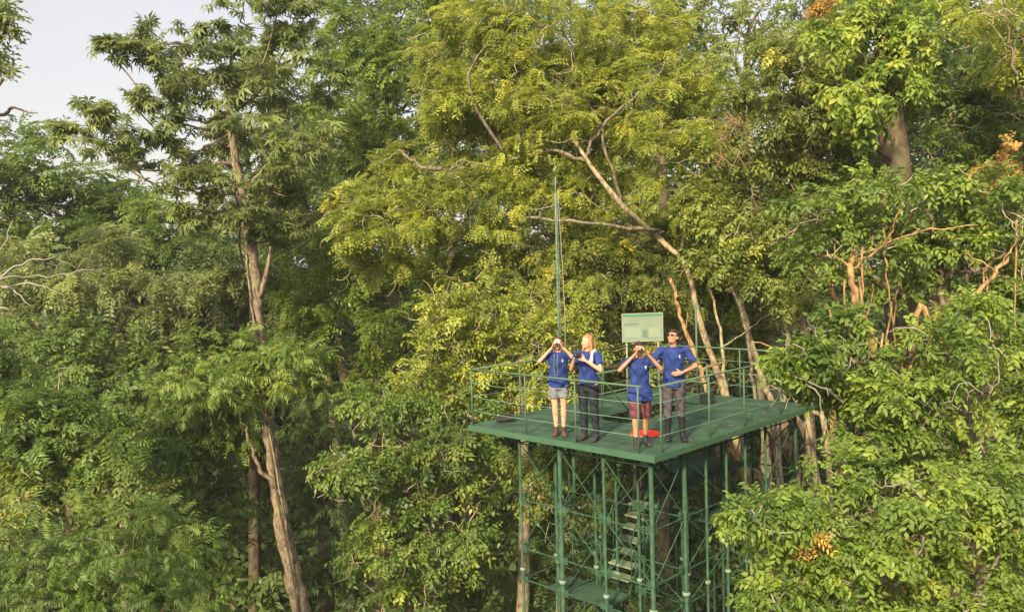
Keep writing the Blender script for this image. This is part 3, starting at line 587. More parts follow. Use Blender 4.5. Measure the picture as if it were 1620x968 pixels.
# the humid air of the valley, one even box round camera and scene
hz = Mesh(); hz.box([-1600, -1600, -2], [3200, 0, 0], [0, 3200, 0], [0, 0, 42]); hm = bpy.data.materials.new('haze'); hm.use_nodes = True; n_ = hm.node_tree; n_.nodes.clear()
ho = n_.nodes.new('ShaderNodeOutputMaterial'); pv = n_.nodes.new('ShaderNodeVolumePrincipled'); pv.inputs['Density'].default_value = 0.0006; pv.inputs['Color'].default_value = (.93, .95, .97, 1); pv.inputs['Anisotropy'].default_value = .2
n_.links.new(pv.outputs[0], ho.inputs['Volume']); hzo = hz.build('haze', hm, smooth=False); tag(hzo, kind='stuff')
sc.cycles.volume_bounces = 0; sc.cycles.volume_step_rate = 5; sc.cycles.volume_max_steps = 32

# ------------------------------------------------------------------ the green steel observation tower
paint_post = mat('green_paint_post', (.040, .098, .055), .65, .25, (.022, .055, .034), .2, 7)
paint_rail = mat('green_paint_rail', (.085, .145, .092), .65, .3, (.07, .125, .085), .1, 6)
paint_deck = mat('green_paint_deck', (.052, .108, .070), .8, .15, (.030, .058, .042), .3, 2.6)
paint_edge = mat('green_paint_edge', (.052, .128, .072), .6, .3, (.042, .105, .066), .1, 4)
tread_mat = mat('tread_steel', (.22, .28, .19), .7, .3, (.13, .18, .12), .2, 6)
flange_mat = mat('flange_steel', (.12, .19, .14), .6, .4, (.2, .3, .22), .1, 10)
cable_mat = mat('rail_wire', (.16, .30, .20), .5, .4)
tc0 = D(DU / 2, DV / 2); tower = empty('observation_tower', (tc0[0], tc0[1], 0), 'green painted steel observation tower with a square railed deck, standing among the trees', 'tower')
HU0, HU1, HV0, HV1 = 1.95, 2.75, 1.95, 4.65
dk = Mesh(); S = .006
def slab(m, u0_, u1_, v0_, v1_, z0, z1): m.box(D(u0_ + S, v0_ + S, z0), UA * (u1_ - u0_ - 2 * S), VB * (v1_ - v0_ - 2 * S), ZZ * (z1 - z0))
vs_ = [0.012, .98, HV0, 2.85, 3.75, HV1, DV - .012]
for (a_, b_) in zip(vs_, vs_[1:]):
    for (u_, w_) in ((.012, HU0), (HU0, HU1), (HU1, DU - .012)):
        if u_ == HU0 and a_ >= HV0 and b_ <= HV1: continue
        slab(dk, u_, w_, a_, b_, -.012, 0)
deck = dk.build('deck', paint_deck, tower, smooth=False)
bm_ = Mesh()
bm_.box(D(-.02, -.02, -.105), UA * (DU + .04), VB * .03, ZZ * .103); bm_.box(D(-.02, DV - .01, -.105), UA * (DU + .04), VB * .03, ZZ * .103)
bm_.box(D(-.02, .0103, -.105), UA * .03, VB * (DV - .0206), ZZ * .103); bm_.box(D(DU - .01, .0103, -.105), UA * .03, VB * (DV - .0206), ZZ * .103)
bm_.build('edge_beam', paint_edge, tower, smooth=False)
jb = Mesh()
for v_ in (.9, 1.8, 2.7, 3.6, 4.7, 5.3):
    for (p_, q_) in (((.03, HU0 - .02), (HU1 + .02, DU - .03)) if HV0 < v_ < HV1 else ((.03, DU - .03),)):
        jb.box(D(p_, v_, -.125), UA * (q_ - p_), VB * .06, ZZ * .112)
for u_ in (HU0 - .08, HU1 + .02): jb.box(D(u_, .03, -.16), UA * .05, VB * (DV - .06), ZZ * .028)
jb.build('deck_joists', paint_post, tower, smooth=False)

US = (.22, 1.2, 2.2, 3.2); VS = (.22, 1.2, 2.6, 4.1, 5.4)
posts = [(1.7, 1.2), (2.7, 1.8), (.7, 2.0), (.22, 1.9), (.22, 3.3), (1.2, 2.6), (2.2, 2.6)] + [(u_, VS[0]) for u_ in US] + [(u_, VS[-1]) for u_ in US] + [(US[0], v_) for v_ in VS[1:-1]] + [(US[-1], v_) for v_ in VS[1:-1]] + [(1.2, 1.2), (1.2, 4.1), (2.2, 1.2), (2.95, .95)]
for (u_, v_) in posts:
    r_ = .040 if (u_, v_) in ((.22, .22), (2.2, .22), (.22, 1.2)) else .027
    m_ = Mesh(); p = D(u_, v_); m_.tube([p + [0, 0, -.14], [p[0], p[1], -.25]], r_, 10); po = m_.build('post', paint_post, tower)
    m_ = Mesh()
    for z_ in (-2.66, -5.6): m_.tube([p + [0, 0, z_ - .03], p + [0, 0, z_ + .03]], r_ + .028, 10)
    fl = m_.build('flange', flange_mat); fl.parent = po; fl.location = -tower.location - po.location
for (u_, v_, z_) in ((2.02, .4, -1.32), (.9, 2.2, -1.9), (3.0, 1.4, -1.9)):
    m_ = Mesh(); p = D(u_, v_); m_.tube([p + [0, 0, -.14], p + [0, 0, z_]], .03, 8); m_.build('hanging_strut', paint_post, tower)
levels = [-.25, -1.32, -2.25, -2.85, -4.0, -5.3, -6.6, -8.2, -10, -12, -14.5, -17]
def bay(a, b, pattern):
    m = Mesh(); pa, pb = D(*a), D(*b)
    for i, z in enumerate(levels):
        m.tube([pa + [0, 0, z], pb + [0, 0, z]], .014, 6)
        if i + 1 < len(levels):
            z2 = levels[i + 1]; mid = (pa + pb) / 2
            k = pattern[i % len(pattern)]
            if k in 'X\\': m.tube([pa + [0, 0, z], pb + [0, 0, z2]], .011, 5)
            if k in 'X/': m.tube([pb + [0.01, 0.01, z], pa + [.01, .01, z2]], .011, 5)
    for z in levels[1:]:
        for p, q in ((pa, pb), (pb, pa)):
            dv = (q - p) / np.linalg.norm(q - p); nn = np.cross(dv, ZZ)
            m.box(p + dv * .04 + ZZ * (z - .07) + nn * .004, dv * .10, nn * .008, ZZ * .14)     # gusset plates
    m.build('brace_panel', paint_post, tower, smooth=False)
bay((US[0], VS[0]), (US[1], VS[0]), 'XX X'); bay((US[1], VS[0]), (US[2], VS[0]), 'X/ \\'); bay((US[2], VS[0]), (US[3], VS[0]), 'X/ \\')
pats = ['X/\\X', '\\X/ ', '\\X/ ', 'X/  ']
for i in range(4):
    bay((US[0], VS[i]), (US[0], VS[i + 1]), pats[i]); bay((US[-1], VS[i]), (US[-1], VS[i + 1]), pats[3 - i])
bay((US[0], VS[-1]), (US[1], VS[-1]), pats[0])

bay((1.2, 1.2), (2.2, 1.2), ' / '); bay((.22, 1.2), (1.2, 1.2), 'X '); bay((2.2, 1.2), (3.2, 1.2), ' X'); bay((2.2, .22), (2.2, 1.2), '/ X')
# landings and stair flights
def landing(u0_, u1_, v0_, v1_, z):
    m = Mesh(); m.box(D(u0_, v0_, z - .05), UA * (u1_ - u0_), VB * (v1_ - v0_), ZZ * .05)
    l_ = m.build('landing', paint_deck, tower, smooth=False)
def flight(u0_, u1_, va, za, vb, zb, n):
    m = Mesh()
    for u_ in (u0_, u1_):
        a_, b_ = D(u_, va, za), D(u_, vb, zb); m.box(a_ - ZZ * .16 - UA * .015, UA * .03, b_ - a_, ZZ * .15)
    f_ = m.build('stair_flight', paint_post, tower, smooth=False)
    for i in range(1, n):
        t_ = i / n; v_ = va + (vb - va) * t_; z_ = za + (zb - za) * t_
        m = Mesh(); m.box(D(u0_ + .018, v_ - .13, z_ - .03), UA * (u1_ - u0_ - .036), VB * .26, ZZ * .03)
        q = m.build('tread', tread_mat, smooth=False); q.parent = f_; q.location = -tower.location - f_.location
    m = Mesh()
    for u_ in (u0_ - .03, u1_ + .03):
        m.tube([D(u_, va, za + .85), D(u_, vb, zb + .85)], .016, 6)
        for t_ in (.05, .35, .65, .95):
            p = D(u_, va + (vb - va) * t_, za + (zb - za) * t_); m.tube([p - ZZ * .1, p + ZZ * .85], .012, 5)
    q = m.build('handrail', paint_post); q.parent = f_; q.location = -tower.location - f_.location
flight(2.05, 2.68, 2.05, 0, 3.55, -1.30, 7); landing(1.25, 2.75, 3.58, 5.3, -1.30); landing(1.27, 1.9, 2.1, 3.575, -1.30)
flight(1.30, 1.88, 2.05, -1.30, 1.0, -2.85, 8); landing(1.27, 2.65, .30, .97, -2.88); flight(2.05, 2.68, 1.0, -2.88, 3.2, -4.9, 10); landing(1.25, 2.75, 3.22, 4.6, -4.9); landing(.3, 1.15, 3.0, 5.2, -1.95)
# railing round the deck
RP = [(.31, .03), (1.64, .03), (2.83, .03), (DU - .04, .05), (.035, .27), (.03, 1.73), (.03, 2.95), (.03, 4.35), (.04, DV - .04),
      (DU - .03, 1.42), (DU - .03, 2.8), (DU - .03, 4.2), (DU - .04, DV - .04), (1.68, DV - .03), (3.7, DV - .03)]
for (u_, v_) in RP:
    m = Mesh(); m.tube([D(u_, v_, .001), D(u_, v_, 1.08)], .016, 8); m.build('railing_post', paint_rail, tower)
m = Mesh(); m.tube([D(2.78, DV - .03, .001), D(2.78, DV - .03, 2.1)], .024, 8); m.build('tall_pole', paint_rail, tower)
def rail(a, b):
    m = Mesh(); m.tube([D(*a, 1.09), D(*b, 1.09)], .018, 8); m.build('top_rail', paint_rail, tower)
    m = Mesh()
    for z_ in (.28, .55, .82):
        pa, pb = D(*a, z_), D(*b, z_); n_ = 13
        t_ = np.linspace(0, 1, n_)[:, None]; ln = pa + (pb - pa) * t_; ln[:, 2] -= .012 * (1 - (2 * t_[:, 0] % 1 * 2 - 1) ** 2); m.tube(ln, .0045, 5)
    m.build('railing_wires', cable_mat, tower)
rail((.24, .03), (DU - .04, .05)); rail((.035, .20), (.04, DV - .04)); rail((DU - .035, .06), (DU - .035, DV - .04)); rail((.05, DV - .035), (DU - .04, DV - .035))
# guard rail round the stair hatch
hg = Mesh()
for (a_, b_) in (((1.88, 2.6), (1.88, 4.72)), ((2.82, 2.0), (2.82, 4.72)), ((1.88, 4.72), (2.82, 4.72))):
    for z_ in (.45, .88): hg.tube([D(*a_, z_), D(*b_, z_)], .016, 6)
for q in ((1.88, 2.6), (1.88, 3.7), (1.88, 4.72), (2.82, 2.0), (2.82, 3.4), (2.82, 4.72)): hg.tube([D(*q, .001), D(*q, .88)], .019, 7)
hg.build('hatch_railing', paint_rail, tower)
# lightning mast on the rear left edge
mp = deckpt(888, 644); mh = P(884, 254, 17.6)[2] - DZ
mm_ = Mesh(); corners = [np.array([math.cos(a), math.sin(a), 0]) * .042 for a in (0.3, 2.4, 4.5)]
for c_ in corners: mm_.tube([mp + c_ + ZZ * .002, mp + c_ * .5 + ZZ * (mh - .7)], .009, 6)
nz_ = 44
for i in range(nz_):
    z0_, z1_ = (mh - .7) * i / nz_, (mh - .7) * (i + 1) / nz_; k0 = 1 - .5 * i / nz_
    for k in range(3): mm_.tube([mp + corners[k] * k0 + ZZ * (z0_ + .01), mp + corners[(k + 1) % 3] * k0 + ZZ * z1_], .007, 4, caps=False)
mm_.tube([mp + ZZ * (mh - .8), mp + ZZ * (mh - .35)], .016, 6); mm_.tube([mp + ZZ * (mh - .36), mp + ZZ * mh], .008, 5)
paint_mast = mat('mast_paint', (.17, .25, .21), .7, .3, (.09, .15, .12), .1, 5)
mast = mm_.build('mast', paint_mast, tower)
m = Mesh(); m.tube(curve([mp + ZZ * .3 + IX * .09, mp + ZZ * 1.8 + IX * .13, mp + ZZ * 3.1 + IX * .10, mp + ZZ * 4.6 + IX * .05], 6, .004), .009, 5)
q = m.build('mast_cable', twig_grey); q.parent = mast; q.location = -tower.location - mast.location

# ------------------------------------------------------------------ things on the deck
# noticeboard in the rear corner
sl, sr = deckpt(993, 619), deckpt(1043, 617)
xa = (sr - sl); xa[2] = 0; sw_ = np.linalg.norm(xa); xa /= sw_; nn = np.cross(xa, ZZ)            # nn points towards the camera
if nn @ (CAM - sl) < 0: nn = -nn
cx_ = (sl + sr) / 2; pc = empty('noticeboard', (cx_[0], cx_[1], DZ), 'pale green noticeboard on two pale posts at the rear corner of the deck', 'sign')
dN = (cx_ - CAM) @ FW; zb, zt = P(1020, 538, dN)[2] - DZ, P(1020, 496, dN)[2] - DZ
wd = 63 * dN / FPX; x0_ = -wd / 2
for s_ in (sl, sr):
    m = Mesh(); m.tube([s_ + ZZ * .002, [s_[0], s_[1], DZ + zt - .05]], .024, 8); m.build('leg', mat('noticeboard_post', (.26, .31, .23), .7, .3) if s_ is sl else bpy.data.materials['noticeboard_post'], pc)
def plate(name, x1, x2, z1, z2, off, th, mt, par):
    m = Mesh(); o = cx_ * [1, 1, 0] + ZZ * (DZ + zb) + xa * (x0_ + x1 * wd) + ZZ * z1 * (zt - zb) + nn * off
    m.box(o, xa * (x2 - x1) * wd, nn * th, ZZ * (z2 - z1) * (zt - zb)); q = m.build(name, mt, smooth=False)
    q.parent = par; q.location = -pc.location - (par.location if par is not pc else Vector((0, 0, 0))); return q
pn = plate('board', 0, 1, 0, 1, .026, .02, mat('board_panel', (.20, .26, .205), .6, .3, (.16, .22, .17), 0, 3), pc)
for x1_, x2_, z1_, z2_ in ((-.02, 1.02, -.035, -.002), (-.02, 1.02, 1.002, 1.035), (-.02, -.001, -.001, 1.001), (1.001, 1.02, -.001, 1.001)): plate('frame', x1_, x2_, z1_, z2_, .022, .03, bpy.data.materials['noticeboard_post'], pc)
dg = mat('board_print_dark', (.10, .30, .18), .5, .3); lg = mat('board_print_pale', (.225, .285, .23), .5, .3); gr = mat('board_print_grey', (.11, .18, .14), .5, .3)
plate('header_band', 0, 1, .91, 1, .0465, .003, mat('board_header', (.06, .20, .13), .6, .3), pn)
plate('title_line', .04, .42, .60, .655, .0465, .002, gr, pn); plate('text_block', .04, .46, .12, .5, .0465, .002, lg, pn)
plate('picture', .50, .62, .12, .40, .0465, .003, gr, pn); plate('text_block', .66, .95, .12, .48, .0465, .002, lg, pn)
m = Mesh(); o0 = cx_ * [1, 1, 0] + ZZ * (DZ + zb) + nn * .0495
for k in range(46):                              # printed foliage sweeping over the upper right of the panel
    a = rng.uniform(.42, .97); z_ = .80 - .9 * (a - .72) ** 2 + rng.normal(0, .035); c_ = o0 + xa * (x0_ + a * wd) + ZZ * z_ * (zt - zb); an = rng.uniform(0, 3.1)
    dv = xa * math.cos(an) + ZZ * math.sin(an); sv = xa * -math.sin(an) + ZZ * math.cos(an)
    m.add([c_ - dv * .045, c_ + sv * .015, c_ + dv * .045, c_ - sv * .015], [(0, 1, 2, 3)])
q = m.build('printed_foliage', dg, smooth=False); q.parent = pn; q.location = -pc.location

# red mat
c_ = deckpt(1022, 686); me = bpy.data.meshes.new('landing_pad'); bmx = bmesh.new(); nR = 40
prof = [(0, .012), (.21, .012), (.23, .016), (.27, .018), (.285, .010), (.285, .001), (0, .001)]
rings = [[bmx.verts.new((r_ * math.cos(2 * math.pi * i / nR), r_ * math.sin(2 * math.pi * i / nR), z_)) for i in range(nR)] for r_, z_ in prof[1:-1]]
for A_, B_ in zip(rings, rings[1:]):
    for i in range(nR): bmx.faces.new((A_[i], B_[i], B_[(i + 1) % nR], A_[(i + 1) % nR]))
bmx.faces.new(rings[0]); bmx.faces.new(rings[-1][::-1]); bmesh.ops.recalc_face_normals(bmx, faces=bmx.faces); bmx.to_mesh(me); bmx.free()
rm_ = link('round_mat', me, mat('red_fabric', (.85, .03, .025), .6, .3)); rm_.location = c_; tag(rm_, 'flat round bright red mat lying on the deck behind the short-haired person', 'mat')
def soft_box(w_, d_, h_, r_, puff=0):
    b = bmesh.new(); bmesh.ops.create_cube(b, size=1); bmesh.ops.scale(b, vec=(w_, d_, h_), verts=b.verts); bmesh.ops.translate(b, vec=(0, 0, h_ / 2), verts=b.verts)
    bmesh.ops.bevel(b, geom=b.edges[:], offset=r_, segments=3, affect='EDGES')
    return b
black = mat('black_fabric', (.018, .02, .022), .75, .3, (.03, .032, .036), .3, 14)
black_plastic = mat('black_plastic', (.02, .025, .028), .35, .5)
bl_ = deckpt(800, 667); bag = empty('bag', bl_, 'low black bag lying on the left end of the deck', 'bag')
b = soft_box(.40, .24, .12, .05)
for v in b.verts: v.co.z *= 1 + .25 * math.sin(v.co.x * 9); v.co.y += .02 * math.sin(v.co.x * 14)
me = bpy.data.meshes.new('bag_body'); b.to_mesh(me); b.free(); q = link('bag_body', me, black); q.parent = bag
m = Mesh(); m.tube(curve([(-.14, 0, .09), (-.10, -.05, .17), (.02, -.08, .17), (.13, 0, .10)], 6), .013, 6); q = m.build('strap', black); q.parent = bag
cs = deckpt(1119, 638); case = empty('equipment_case', cs, 'small black hard case standing near the rear rail of the deck', 'case')
b = soft_box(.27, .2, .20, .02); me = bpy.data.meshes.new('case_body'); b.to_mesh(me); b.free(); q = link('case_body', me, black_plastic); q.parent = case; q.rotation_euler.z = .2
b = soft_box(.28, .21, .03, .008); me = bpy.data.meshes.new('lid'); b.to_mesh(me); b.free(); q = link('lid', me, black_plastic); q.parent = case; q.location.z = .185; q.rotation_euler.z = .2
m = Mesh(); m.tube(curve([(-.06, 0, .212), (-.05, 0, .25), (.05, 0, .25), (.06, 0, .212)], 5), .009, 6); q = m.build('handle', black_plastic); q.parent = case

# dry leaves blown onto the deck
fl_ = Mesh()
for k in range(55):
    u_, v_ = rng.uniform(.1, DU - .1), rng.uniform(.1, DV - .1)
    if HU0 - .05 < u_ < HU1 + .05 and HV0 - .05 < v_ < HV1 + .05: continue
    a = rng.uniform(0, 6.28); dv = np.array([math.cos(a), math.sin(a), 0]); sv = np.array([-dv[1], dv[0], 0]); c_ = D(u_, v_, .004); s_ = rng.uniform(.02, .045)
    fl_.add([c_ - dv * s_, c_ + sv * s_ * .45 + ZZ * .012, c_ + dv * s_ + ZZ * .006, c_ - sv * s_ * .45 + ZZ * .01], [(0, 1, 2, 3)])
tag(fl_.build('fallen_leaves', mat('dry_leaf', (.26, .19, .07), .8, .2), smooth=False), kind='stuff')

# ------------------------------------------------------------------ people (each body one remeshed skin, clothes as children)
skin_f = mat('skin_fair', (.62, .36, .26), .55, .35, (.55, .29, .20), 0, 7)
skin_t = mat('skin_tan', (.47, .25, .16), .55, .35, (.40, .20, .125), 0, 7)
blue = mat('blue_shirt', (.030, .058, .235), .88, .12, (.018, .034, .145), .8, 7)
grey_sh = mat('grey_shorts', (.20, .22, .26), .85, .2, (.14, .15, .19), .3, 10)
navy = mat('navy_trousers', (.022, .032, .045), .8, .2, (.015, .02, .03), .3, 10)
brown_tr = mat('grey_brown_trousers', (.085, .075, .098), .85, .2, (.06, .052, .07), .3, 8)
black_b = mat('black_boots', (.015, .018, .022), .5, .4)
brown_b = mat('brown_boots', (.10, .055, .04), .7, .3, (.05, .03, .025), .2, 12)
dark_b = mat('dark_shoes', (.04, .035, .045), .7, .3)
maroon = mat('maroon_print', (.19, .045, .058), .85, .2, (.04, .035, .055), 0, 22)
hair_b = mat('hair_brown', (.10, .045, .025), .6, .3, (.05, .022, .014), .4, 18, stretch=(1, 1, .2))
hair_l = mat('hair_blond', (.42, .22, .11), .6, .3, (.24, .11, .055), .5, 18, stretch=(1, 1, .2))
hair_k = mat('hair_black', (.022, .016, .014), .55, .35, None, .4, 18)
white_p = mat('white_print', (.82, .84, .86), .7, .2); eye_m = mat('eye_dark', (.03, .02, .015), .2, .5); lip = mat('lips', (.45, .14, .11), .5, .3)
lens_m = mat('lens_glass', (.75, .78, .80), .08, 1.0); glass_k = mat('dark_glasses', (.015, .012, .012), .15, .6)
pale_cloth = mat('pale_cloth', (.62, .60, .55), .9, .1, (.45, .43, .38), .3, 15); strap_m = mat('strap_olive', (.16, .19, .10), .8, .2)
def loft(bm, secs, n=14, ref=(1, 0, 0)):
    """secs: (point, half width along ref, half depth)"""
    pts = [Vector(s[0]) for s in secs]; ref = Vector(ref); rings = []
    for i, s in enumerate(secs):
        t = (pts[min(i + 1, len(pts) - 1)] - pts[max(i - 1, 0)]).normalized()
        y = t.cross(ref)
        if y.length < .2: y = t.cross(Vector((0, 1, .1)))
        y.normalize(); x = y.cross(t).normalized()
        rings.append([bm.verts.new(pts[i] + x * s[1] * math.cos(a) + y * s[2] * math.sin(a)) for a in [2 * math.pi * k / n for k in range(n)]])
    for A_, B_ in zip(rings, rings[1:]):
        for k in range(n): bm.faces.new((A_[k], A_[(k + 1) % n], B_[(k + 1) % n], B_[k]))
    bm.faces.new(rings[0][::-1]); bm.faces.new(rings[-1])
def ell(bm, c, r, rot=None):
    g = bmesh.ops.create_uvsphere(bm, u_segments=16, v_segments=10, radius=1)['verts']
    for v in g:
        p = Vector((v.co.x * r[0], v.co.y * r[1], v.co.z * r[2])); v.co = (rot @ p if rot else p) + Vector(c)
def fuse(bm, name, mt, parent, vox=.009, sm=4, s=1.0):
    me0 = bpy.data.meshes.new('tmp'); bmesh.ops.recalc_face_normals(bm, faces=bm.faces); bm.to_mesh(me0); bm.free()
    o = bpy.data.objects.new('tmp', me0); C.objects.link(o)
    a = o.modifiers.new('r', 'REMESH'); a.mode = 'VOXEL'; a.voxel_size = vox; a.use_smooth_shade = True
    b = o.modifiers.new('s', 'SMOOTH'); b.factor = .5; b.iterations = sm
    dg_ = bpy.context.evaluated_depsgraph_get(); me = bpy.data.meshes.new_from_object(o.evaluated_get(dg_)); bpy.data.objects.remove(o); bpy.data.meshes.remove(me0)
    me.name = name; me.materials.clear(); me.transform(Matrix.Scale(s, 4))
    q = link(name, me, mt)
    if parent: q.parent = parent
    for p in me.polygons: p.use_smooth = True
    return q
def lerp(a, b, t): return Vector(a).lerp(Vector(b), t)
def hand(bm, wrist, dirv, palmn, side, curl):
    """palm, four curled fingers of unequal length and a thumb leaving the palm's side"""
    d = Vector(dirv).normalized(); nrm = (Vector(palmn) - d * Vector(palmn).dot(d)).normalized(); s_ = d.cross(nrm).normalized() * side
    w = Vector(wrist); pe = w + d * .085
    loft(bm, [(w - d * .01, .024, .019), (w + d * .03, .036, .016), (pe, .040, .014)], 10, ref=s_)
    for k, (off, ln) in enumerate(((-.030, .066), (-.010, .077), (.010, .072), (.029, .056))):
        p = pe + s_ * off - d * .01; dd = d.copy(); pts = [(p, .0095, .0095)]
        for j, fr in enumerate((.42, .33, .25)):
            dd = (dd + nrm * curl * (.5 + .35 * j)).normalized(); p = p + dd * ln * fr * 1.2; pts.append((p, .0090 - .0009 * j, .0090 - .0009 * j))
        loft(bm, pts, 8, ref=s_)
    p = w + d * .028 - s_ * .028; dd = (d * .7 - s_ * .8 + nrm * .25).normalized(); q = p + dd * .038; dd2 = (dd + d * .6 + nrm * curl * .6).normalized()
    loft(bm, [(p, .013, .013), (q, .0115, .0115), (q + dd2 * .034, .009, .009)], 8, ref=s_)

def person(label, px, py, top, rotz, J, dress, skin, hairm, group):
    """J: joints of a 1.70 m figure facing -Y; dress: what is worn"""
    loc = deckpt(px, py); d_ = (loc - CAM) @ FW
    Ht = P(px, top, d_)[2] - DZ; s = Ht / 1.70
    R = empty('person', loc + ZZ * .002, label, 'person', group); R.rotation_euler.z = 0
    Rz = Matrix.Rotation(rotz, 4, 'Z')
    sx_ = J.get('wide', 1.0)
    SH = {k: Vector(((-1 if k == 'R' else 1) * .175 * sx_, .0, 1.395)) for k in 'RL'}   # R: the person's right, image left
    HP = {k: Vector(((-1 if k == 'R' else 1) * .088, 0, .90)) for k in 'RL'}
    sh_r = .046; lean = Vector(J.get('lean', (0, 0, 0)))
    for k in 'RL': SH[k] = SH[k] + lean
    neck = Vector((0, .01, 1.44)) + lean; head = Vector((0, -.012, 1.595)) + lean
    yaw, tilt = J.get('head', (0, 0)); HR = Matrix.Rotation(yaw, 3, 'Z') @ Matrix.Rotation(tilt, 3, 'X')
    def H(x, y, z): return head + HR @ Vector((x, y, z))
    body = bmesh.new()
    loft(body, [((0, 0, .84), .11, .075), ((0, 0, .92), .138, .090), ((0, 0, 1.02), .125, .085), (lean * .5 + Vector((0, 0, 1.14)), .13, .092), (lean * .8 + Vector((0, 0, 1.28)), .155, .105), (lean + Vector((0, .005, 1.38)), .15, .09), (lean + Vector((0, .01, 1.43)), .075, .06)], 18)
    loft(body, [(neck - Vector((0, 0, .05)), .062, .058), (neck + Vector((0, 0, .03)), .052, .054), (H(0, .015, -.05), .05, .055)], 12)
    ell(body, H(0, .008, .025), (.074, .092, .085), HR); ell(body, H(0, -.018, -.04), (.058, .072, .07), HR)      # skull, jaw
    ell(body, H(0, -.075, -.082), (.022, .018, .018), HR)                                                        # chin
    loft(body, [(H(0, -.086, .022), .008, .008), (H(0, -.104, -.015), .013, .012), (H(0, -.092, -.030), .015, .009)], 8)   # nose
    for sg in (-1, 1): ell(body, H(sg * .076, .012, -.005), (.010, .019, .030), HR); ell(body, H(sg * .036, -.072, -.022), (.02, .016, .016), HR)
    for k in 'RL':
        sg = -1 if k == 'R' else 1; S_, E_, W_ = SH[k], Vector(J['elbow' + k]), Vector(J['wrist' + k])
        loft(body, [(S_ - Vector((sg * .05, 0, -.01)), .055, .05), (S_, .052, .050), (lerp(S_, E_, .35), .046, .044), (lerp(S_, E_, .8), .037, .036), (E_, .035, .034)], 12, ref=(0, 1, 0))
        ell(body, E_, (.035, .035, .035))
        loft(body, [(E_, .034, .033), (lerp(E_, W_, .3), .037, .034), (lerp(E_, W_, .7), .028, .025), (W_, .023, .020)], 12, ref=(0, 1, 0))
        hd = Vector(J['hand' + k]) - W_; hand(body, W_, hd, Vector(J['palm' + k]), -sg if J.get('flip') else sg, J.get('curl', .8))
        F_ = Vector(J['foot' + k]); A_ = F_ + Vector((0, .03, .085)); K_ = Vector(J.get('knee' + k, lerp(HP[k], A_, .49) + Vector((0, -.02, 0))))
        loft(body, [(HP[k] + Vector((0, 0, .03)), .080, .084), (lerp(HP[k], K_, .2), .080, .083), (lerp(HP[k], K_, .7), .062, .064), (K_, .053, .056)], 14)
        loft(body, [(K_ + Vector((0, 0, .02)), .052, .055), (lerp(K_, A_, .28) + Vector((0, .012, 0)), .054, .058), (lerp(K_, A_, .7), .038, .040), (A_, .032, .036)], 14)
        loft(body, [(F_ + Vector((0, .06, .035)), .03, .03), (F_ + Vector((0, 0, .045)), .036, .034), (F_ + Vector((sg * .02, -.11, .022)), .04, .02), (F_ + Vector((sg * .025, -.16, .018)), .03, .014)], 12, ref=(1, 0, 0))
        J['_K' + k] = K_; J['_A' + k] = A_
    fuse(body, 'body', skin, R, .0085, 3, s)
    # face
    f_ = bmesh.new()
    for sg in (-1, 1): ell(f_, H(sg * .031, -.083, .018), (.012, .006, .007), HR)
    me = bpy.data.meshes.new('eyes'); bmesh.ops.scale(f_, vec=(s, s, s), verts=f_.verts); f_.to_mesh(me); f_.free(); link('eyes', me, eye_m).parent = R
    f_ = bmesh.new(); ell(f_, H(0, -.088, -.055), (.024, .008, .007), HR); me = bpy.data.meshes.new('mouth'); bmesh.ops.scale(f_, vec=(s, s, s), verts=f_.verts); f_.to_mesh(me); f_.free(); link('mouth', me, lip).parent = R
    # hair
    h_ = bmesh.new(); ell(h_, H(0, .022, .040), (.083, .094, .088), HR)
    if dress['hair'] == 'short': ell(h_, H(0, .045, .0), (.079, .07, .085), HR); ell(h_, H(0, -.04, .088), (.06, .045, .03), HR)
    if dress['hair'] == 'tied': ell(h_, H(0, .055, -.01), (.074, .065, .08), HR); ell(h_, H(0, .115, .03), (.035, .04, .045), HR)
    if dress['hair'] == 'long':
        for sg in (-1, 1): loft(h_, [(H(sg * .065, .01, .06), .028, .05), (H(sg * .085, .02, -.04), .027, .05), (H(sg * .09, .02, -.14), .03, .045), (H(sg * .085, .01, -.22), .022, .03)], 10)
        loft(h_, [(H(0, .07, .05), .07, .04), (H(0, .10, -.08), .085, .035), (H(0, .11, -.20), .075, .03), (H(0, .11, -.26), .05, .02)], 12)
    hr = fuse(h_, 'hair', hairm, R, .009, 2, s)
    cut = []                                     # open the face
    b = bmesh.new(); b.from_mesh(hr.data); inv = HR.inverted()
    for v in b.verts:
        p = inv @ (v.co / s - head)
        if p.y < -.028 and p.z < .062 and abs(p.x) < .082: cut.append(v)
    bmesh.ops.delete(b, geom=cut, context='VERTS'); b.to_mesh(hr.data); b.free()
    # shirt
    t_ = bmesh.new(); hem = dress.get('hem', .86); hw = .205 if hem < .8 else (.180 if hem < .88 else .158)
    loft(t_, [((0, 0, hem), hw, .150 if hem < .8 else .130), ((0, 0, .95), .178 + (.01 if hem < .8 else 0), .132), ((0, 0, 1.05), .155, .112), (lean * .5 + Vector((0, 0, 1.16)), .152, .110), (lean * .8 + Vector((0, 0, 1.28)), .172, .122), (lean + Vector((0, .002, 1.38)), .168, .105), (lean + Vector((0, .008, 1.425)), .105, .078), (lean + Vector((0, .01, 1.445)), .072, .066)], 20)
    for k in 'RL':
        sg = -1 if k == 'R' else 1; S_, E_ = SH[k], Vector(J['elbow' + k]); q = .70
        loft(t_, [(S_ - Vector((sg * .07, 0, -.005)), .066, .060), (S_, .066, .062), (lerp(S_, E_, q * .5), .064, .060), (lerp(S_, E_, q), .066, .060)], 14, ref=(0, 1, 0))
    sh = fuse(t_, 'shirt', blue, R, .0095, 3, s)
    b = bmesh.new(); b.from_mesh(sh.data)        # folds in the cloth
